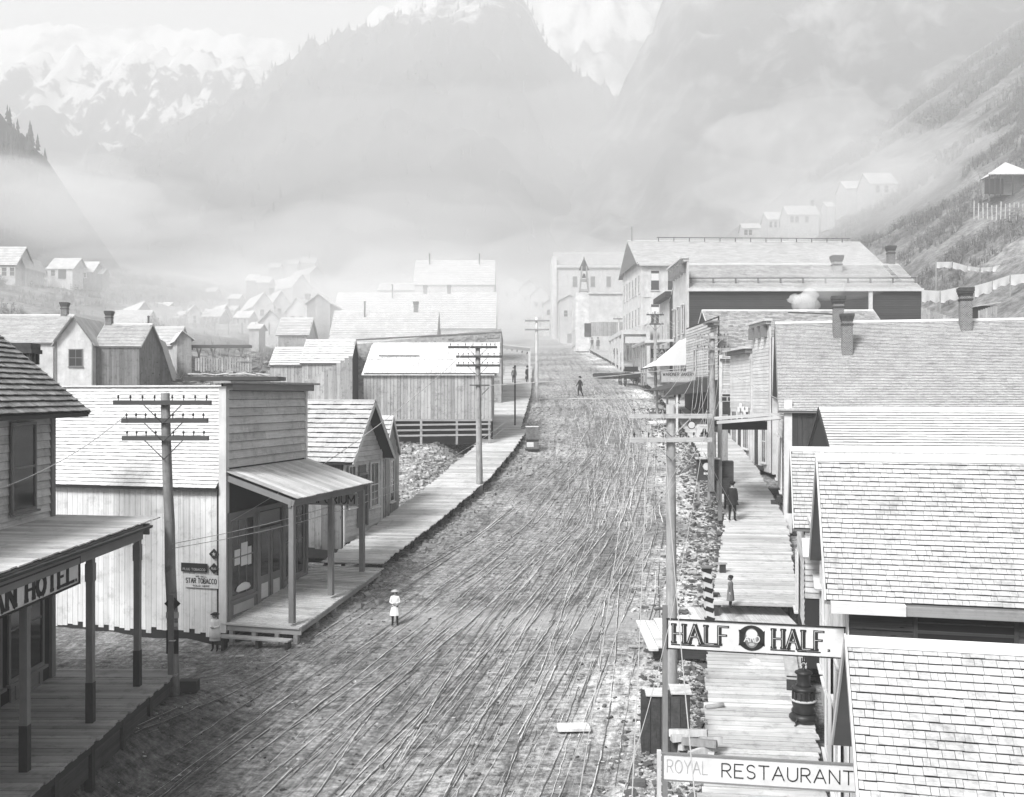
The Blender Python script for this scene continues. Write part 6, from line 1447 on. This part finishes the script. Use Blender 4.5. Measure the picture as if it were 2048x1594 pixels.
litter("ditch_scraps", "scraps and chips along the upper right ditch", 2200, ditch(33, 75), .03, .15, "chip", .3)
litter("dark_rubble", "dark rubble and clods in the right ditch", 2600, ditch(15, 80), .05, .2, "soil_dark", .6)
def road():
    y = 13 + 80 * R.random() ** 1.4; c, w = lerp_tab(T_C, y), lerp_tab(T_W, y); return c + R.uniform(-w - 1, w), y
litter("road_clods", "mud clods scattered over the street", 3500, road, .02, .08, "soil_dark", .6)
litter("road_chips", "pale chips and stones trodden into the street", 2500, road, .015, .05, "chip", .35)
litter("bank_stones", "stones and rubbish on the vacant lot by the barn", 1800, rg(-12, -.5, 46, 66, lambda x, y: x < lerp_tab(T_LBI, y) - .3), .08, .35, "rock", .5)
litter("lot_rubble", "pale broken stone covering the vacant lot below the barn", 3800, rg(-12, 0, 46, 62.5, lambda x, y: x < lerp_tab(T_LBI, y) - .2), .05, .26, "chip", .45)
litter("left_stones", "stones along the left boardwalk's lower edge", 700, lambda: (lambda y: (lerp_tab(T_LBO, y) + abs(R.gauss(0, .5)), y))(R.uniform(33, 80)), .06, .22, "rock", .6)
litter("flat_rubbish", "broken boards and rubbish on the left flat", 900, rg(-30, -12, 66, 110), .2, .9, "firewood", .12)
for (px, py, Y, L, a) in ((700, 1226, 35.5, .9, .4), (480, 1330, 30.5, .25, .1), (1495, 1110, 40, .4, .6), (1405, 1160, 38, .8, .3), (1416, 1050, 45, .7, .5), (1270, 1310, 31, .4, 0)):
    q = P(px, py, Y); o = box("stray_board", (q.x, q.y, ground(q.x, q.y) + .05), (L, .12, .04), "plank_raw", None, (Vector((math.cos(a), math.sin(a), 0)), Vector((-math.sin(a), math.cos(a), 0)), EZ)); tag(o, "stray weathered board lying on the open mud", "board", "stray boards on the mud")
# wheel ruts: ridges of dried pale mud thrown up beside dark troughs, following the bends of the street
def ruts():
    Vl, Fl, Vd, Fd = [], [], [], []
    def strip(V, Fs, path, w, lift, keep, seed):
        prev = None
        for i, (y, u) in enumerate(path):
            c, wd = lerp_tab(T_C, y), lerp_tab(T_W, y); k = wd / 6.6 if y > 45 else 1
            x = c + u * k; z = surf(x, y, u) + lift
            ww = w * (.55 + .9 * abs(noise.noise(Vector((seed, y * 1.1, 0)))) * 1.6) * (1 + y / 120)
            if noise.noise(Vector((seed * 3.1, y * .33, 5))) + .5 * noise.noise(Vector((seed * 5.3, y * 1.7, 2))) > keep: prev = None; continue
            b = len(V); V += [(x - ww / 2, y, z), (x + ww / 2, y, z + .004)]
            if prev is not None: Fs.append((prev, prev + 1, b + 1, b))
            prev = b
    for k in range(84):
        u0 = R.triangular(-9.5, 6.0, -1.0); u1 = R.triangular(-2.6, 3.9, 1.8); ph = R.uniform(0, 9); cross = R.random() < .2
        if cross: u1 = R.uniform(-3, 4)
        ya = R.choice((12, 12, 14, 18, 22, 30)) + R.uniform(0, 6); yb = R.choice((40, 60, 75, 92, 100)) + R.uniform(-5, 5); yb = max(yb, ya + 12)
        heavy = R.random() < .14
        for off in ((0, 1.42) if R.random() < .7 else (0,)):
            path = []; y = ya
            while y < yb:
                s = sm(14, 92, y) ** .8; u = u0 + (u1 - u0) * s + off + R.gauss(0, .008) + .5 * noise.noise(Vector((ph, y * .05, k))) * 2 + .05 * noise.noise(Vector((ph, y * .35, k)))
                if -8.6 < u < 6.0: path.append((y, u))
                y += .22 + y * .004
            if len(path) < 5: continue
            w = R.uniform(.010, .017) * (1.7 if heavy else 1)
            strip(Vl, Fl, path, w, .026, .12 if heavy else .02, k + off)
            strip(Vd, Fd, [(yy, uu + w * 1.0) for yy, uu in path], w * 1.1, .02, .15 if heavy else -.02, k + off + .3)
    tag(mesh("mud_ridges", Vl, Fl, "dry_mud", None, True), "pale dried ridges of wagon ruts sweeping up the street", "wheel ruts", None, "stuff")
    tag(mesh("mud_troughs", Vd, Fd, "wet_mud", None, True), "dark wet troughs of wagon ruts beside the pale ridges", "wheel ruts", None, "stuff")
ruts()
# flume trestles on the left flat
t = thing("flume_trestle", "raised timber flume on crossed legs on the left flat", "flume", P(418, 725, 100))
box("trough", (1.2, 0, 1.6), (6.0, .8, .3), "beam_dark", t)
for k in range(4): joined("trestle_leg", [BX(Vector((-1 + k * 1.4, 0, .7)), (.12, .12, 1.9), ((EX + EZ * s * .3).normalized(), EY, (EZ - EX * s * .3).normalized())) for s in (-1, 1)], "beam", t)
t = thing("dark_platform", "long dark plank platform behind the false-front store", "platform", P(372, 757, 66)); box("deck", (3.0, 1, 0), (6.2, 2.4, .25), "beam_dark", t)
for k in range(6): box("plank", (.6 + k * .9, 0, .3), (.9, .2, .06), "white_wash", t, ((EX + EZ * R.uniform(-.3, .3)).normalized(), EY, EZ))
# brick stack on the hotel-side cottage etc. ---------------------------------------- smoke
def volmat(name, dens, col=1.0, aniso=.0):
    m = bpy.data.materials.new(name); m.use_nodes = True; n = m.node_tree; n.nodes.clear()
    o = n.nodes.new("ShaderNodeOutputMaterial"); v = n.nodes.new("ShaderNodeVolumePrincipled"); v.inputs["Density"].default_value = dens
    v.inputs["Color"].default_value = (col, col, col, 1); v.inputs["Anisotropy"].default_value = aniso; n.links.new(v.outputs[0], o.inputs["Volume"]); MATS[name] = m
def blob(name, label, c, r, dens, seed, sub=4, lump=.35):
    volmat("smoke_%d" % seed, dens); bm = bmesh.new(); bmesh.ops.create_icosphere(bm, subdivisions=sub, radius=1)
    for v in bm.verts:
        n = 1 + lump * noise.fractal(v.co * 1.3 + Vector((seed, 0, 0)), 1, 2, 3); v.co = Vector((v.co.x * r[0] * n, v.co.y * r[1] * n, v.co.z * r[2] * n))
    me = bpy.data.meshes.new(name); bm.to_mesh(me); bm.free(); me.materials.append(MATS["smoke_%d" % seed]); me.polygons.foreach_set("use_smooth", [True] * len(me.polygons))
    o = link(bpy.data.objects.new(name, me)); o.location = c; tag(o, label, "smoke", None, "stuff"); return o
for k, (px, py, r, dn) in enumerate(((1606, 606, (.85, .8, .75), 1.2), (1618, 592, (.75, .7, .6), .9), (1590, 598, (.6, .6, .4), .9), (1628, 610, (.5, .5, .6), .7), (1650, 578, (1.6, 1.2, .9), .13), (1690, 545, (3.5, 2, 2.2), .06))):
    blob("smoke_puff", "white smoke puff rising beside the brick chimneys", P(px, py, 80), r, dn, 100 + k, 3, .3)
SM = [(1150, 640, 190, (34, 40, 14), .009), (1700, 340, 170, (26, 16, 11), .02), (1760, 430, 165, (18, 14, 9), .02), (870, 560, 270, (60, 50, 22), .006), (560, 540, 230, (46, 34, 13), .010), (85, 412, 185, (24, 16, 9), .018), (190, 430, 205, (26, 14, 8), .014), (20, 430, 190, (28, 16, 10), .02), (650, 640, 118, (26, 22, 6), .014), (270, 610, 112, (26, 18, 6), .009), (860, 600, 125, (16, 18, 6), .012), (1000, 380, 400, (130, 70, 45), .0035), (700, 600, 190, (40, 34, 10), .006), (1480, 520, 230, (40, 30, 14), .006)]
for k, (px, py, Y, r, dn) in enumerate(SM):
    blob("smoke_bank", "drifting bank of pale chimney smoke over the upper town", P(px, py, Y), r, dn, 200 + k, 4, .45)
blob("smoke_layer", "broad layer of pale smoke and mist filling the valley above the town", (20, 400, 45), (460, 325, 200), .0015, 300, 5, .12)
# haze
volmat("haze_air", HAZE)
me = bpy.data.meshes.new("haze"); x0, x1, y0, y1, z0, z1 = -1100, 1700, -60, 1320, -16, 460
me.from_pydata([(x, y, z) for z in (z0, z1) for x, y in ((x0, y0), (x1, y0), (x1, y1), (x0, y1))], [], [(3, 2, 1, 0), (4, 5, 6, 7), (0, 1, 5, 4), (1, 2, 6, 5), (2, 3, 7, 6), (3, 0, 4, 7)])
me.materials.append(MATS["haze_air"]); tag(link(bpy.data.objects.new("haze", me)), kind="stuff")
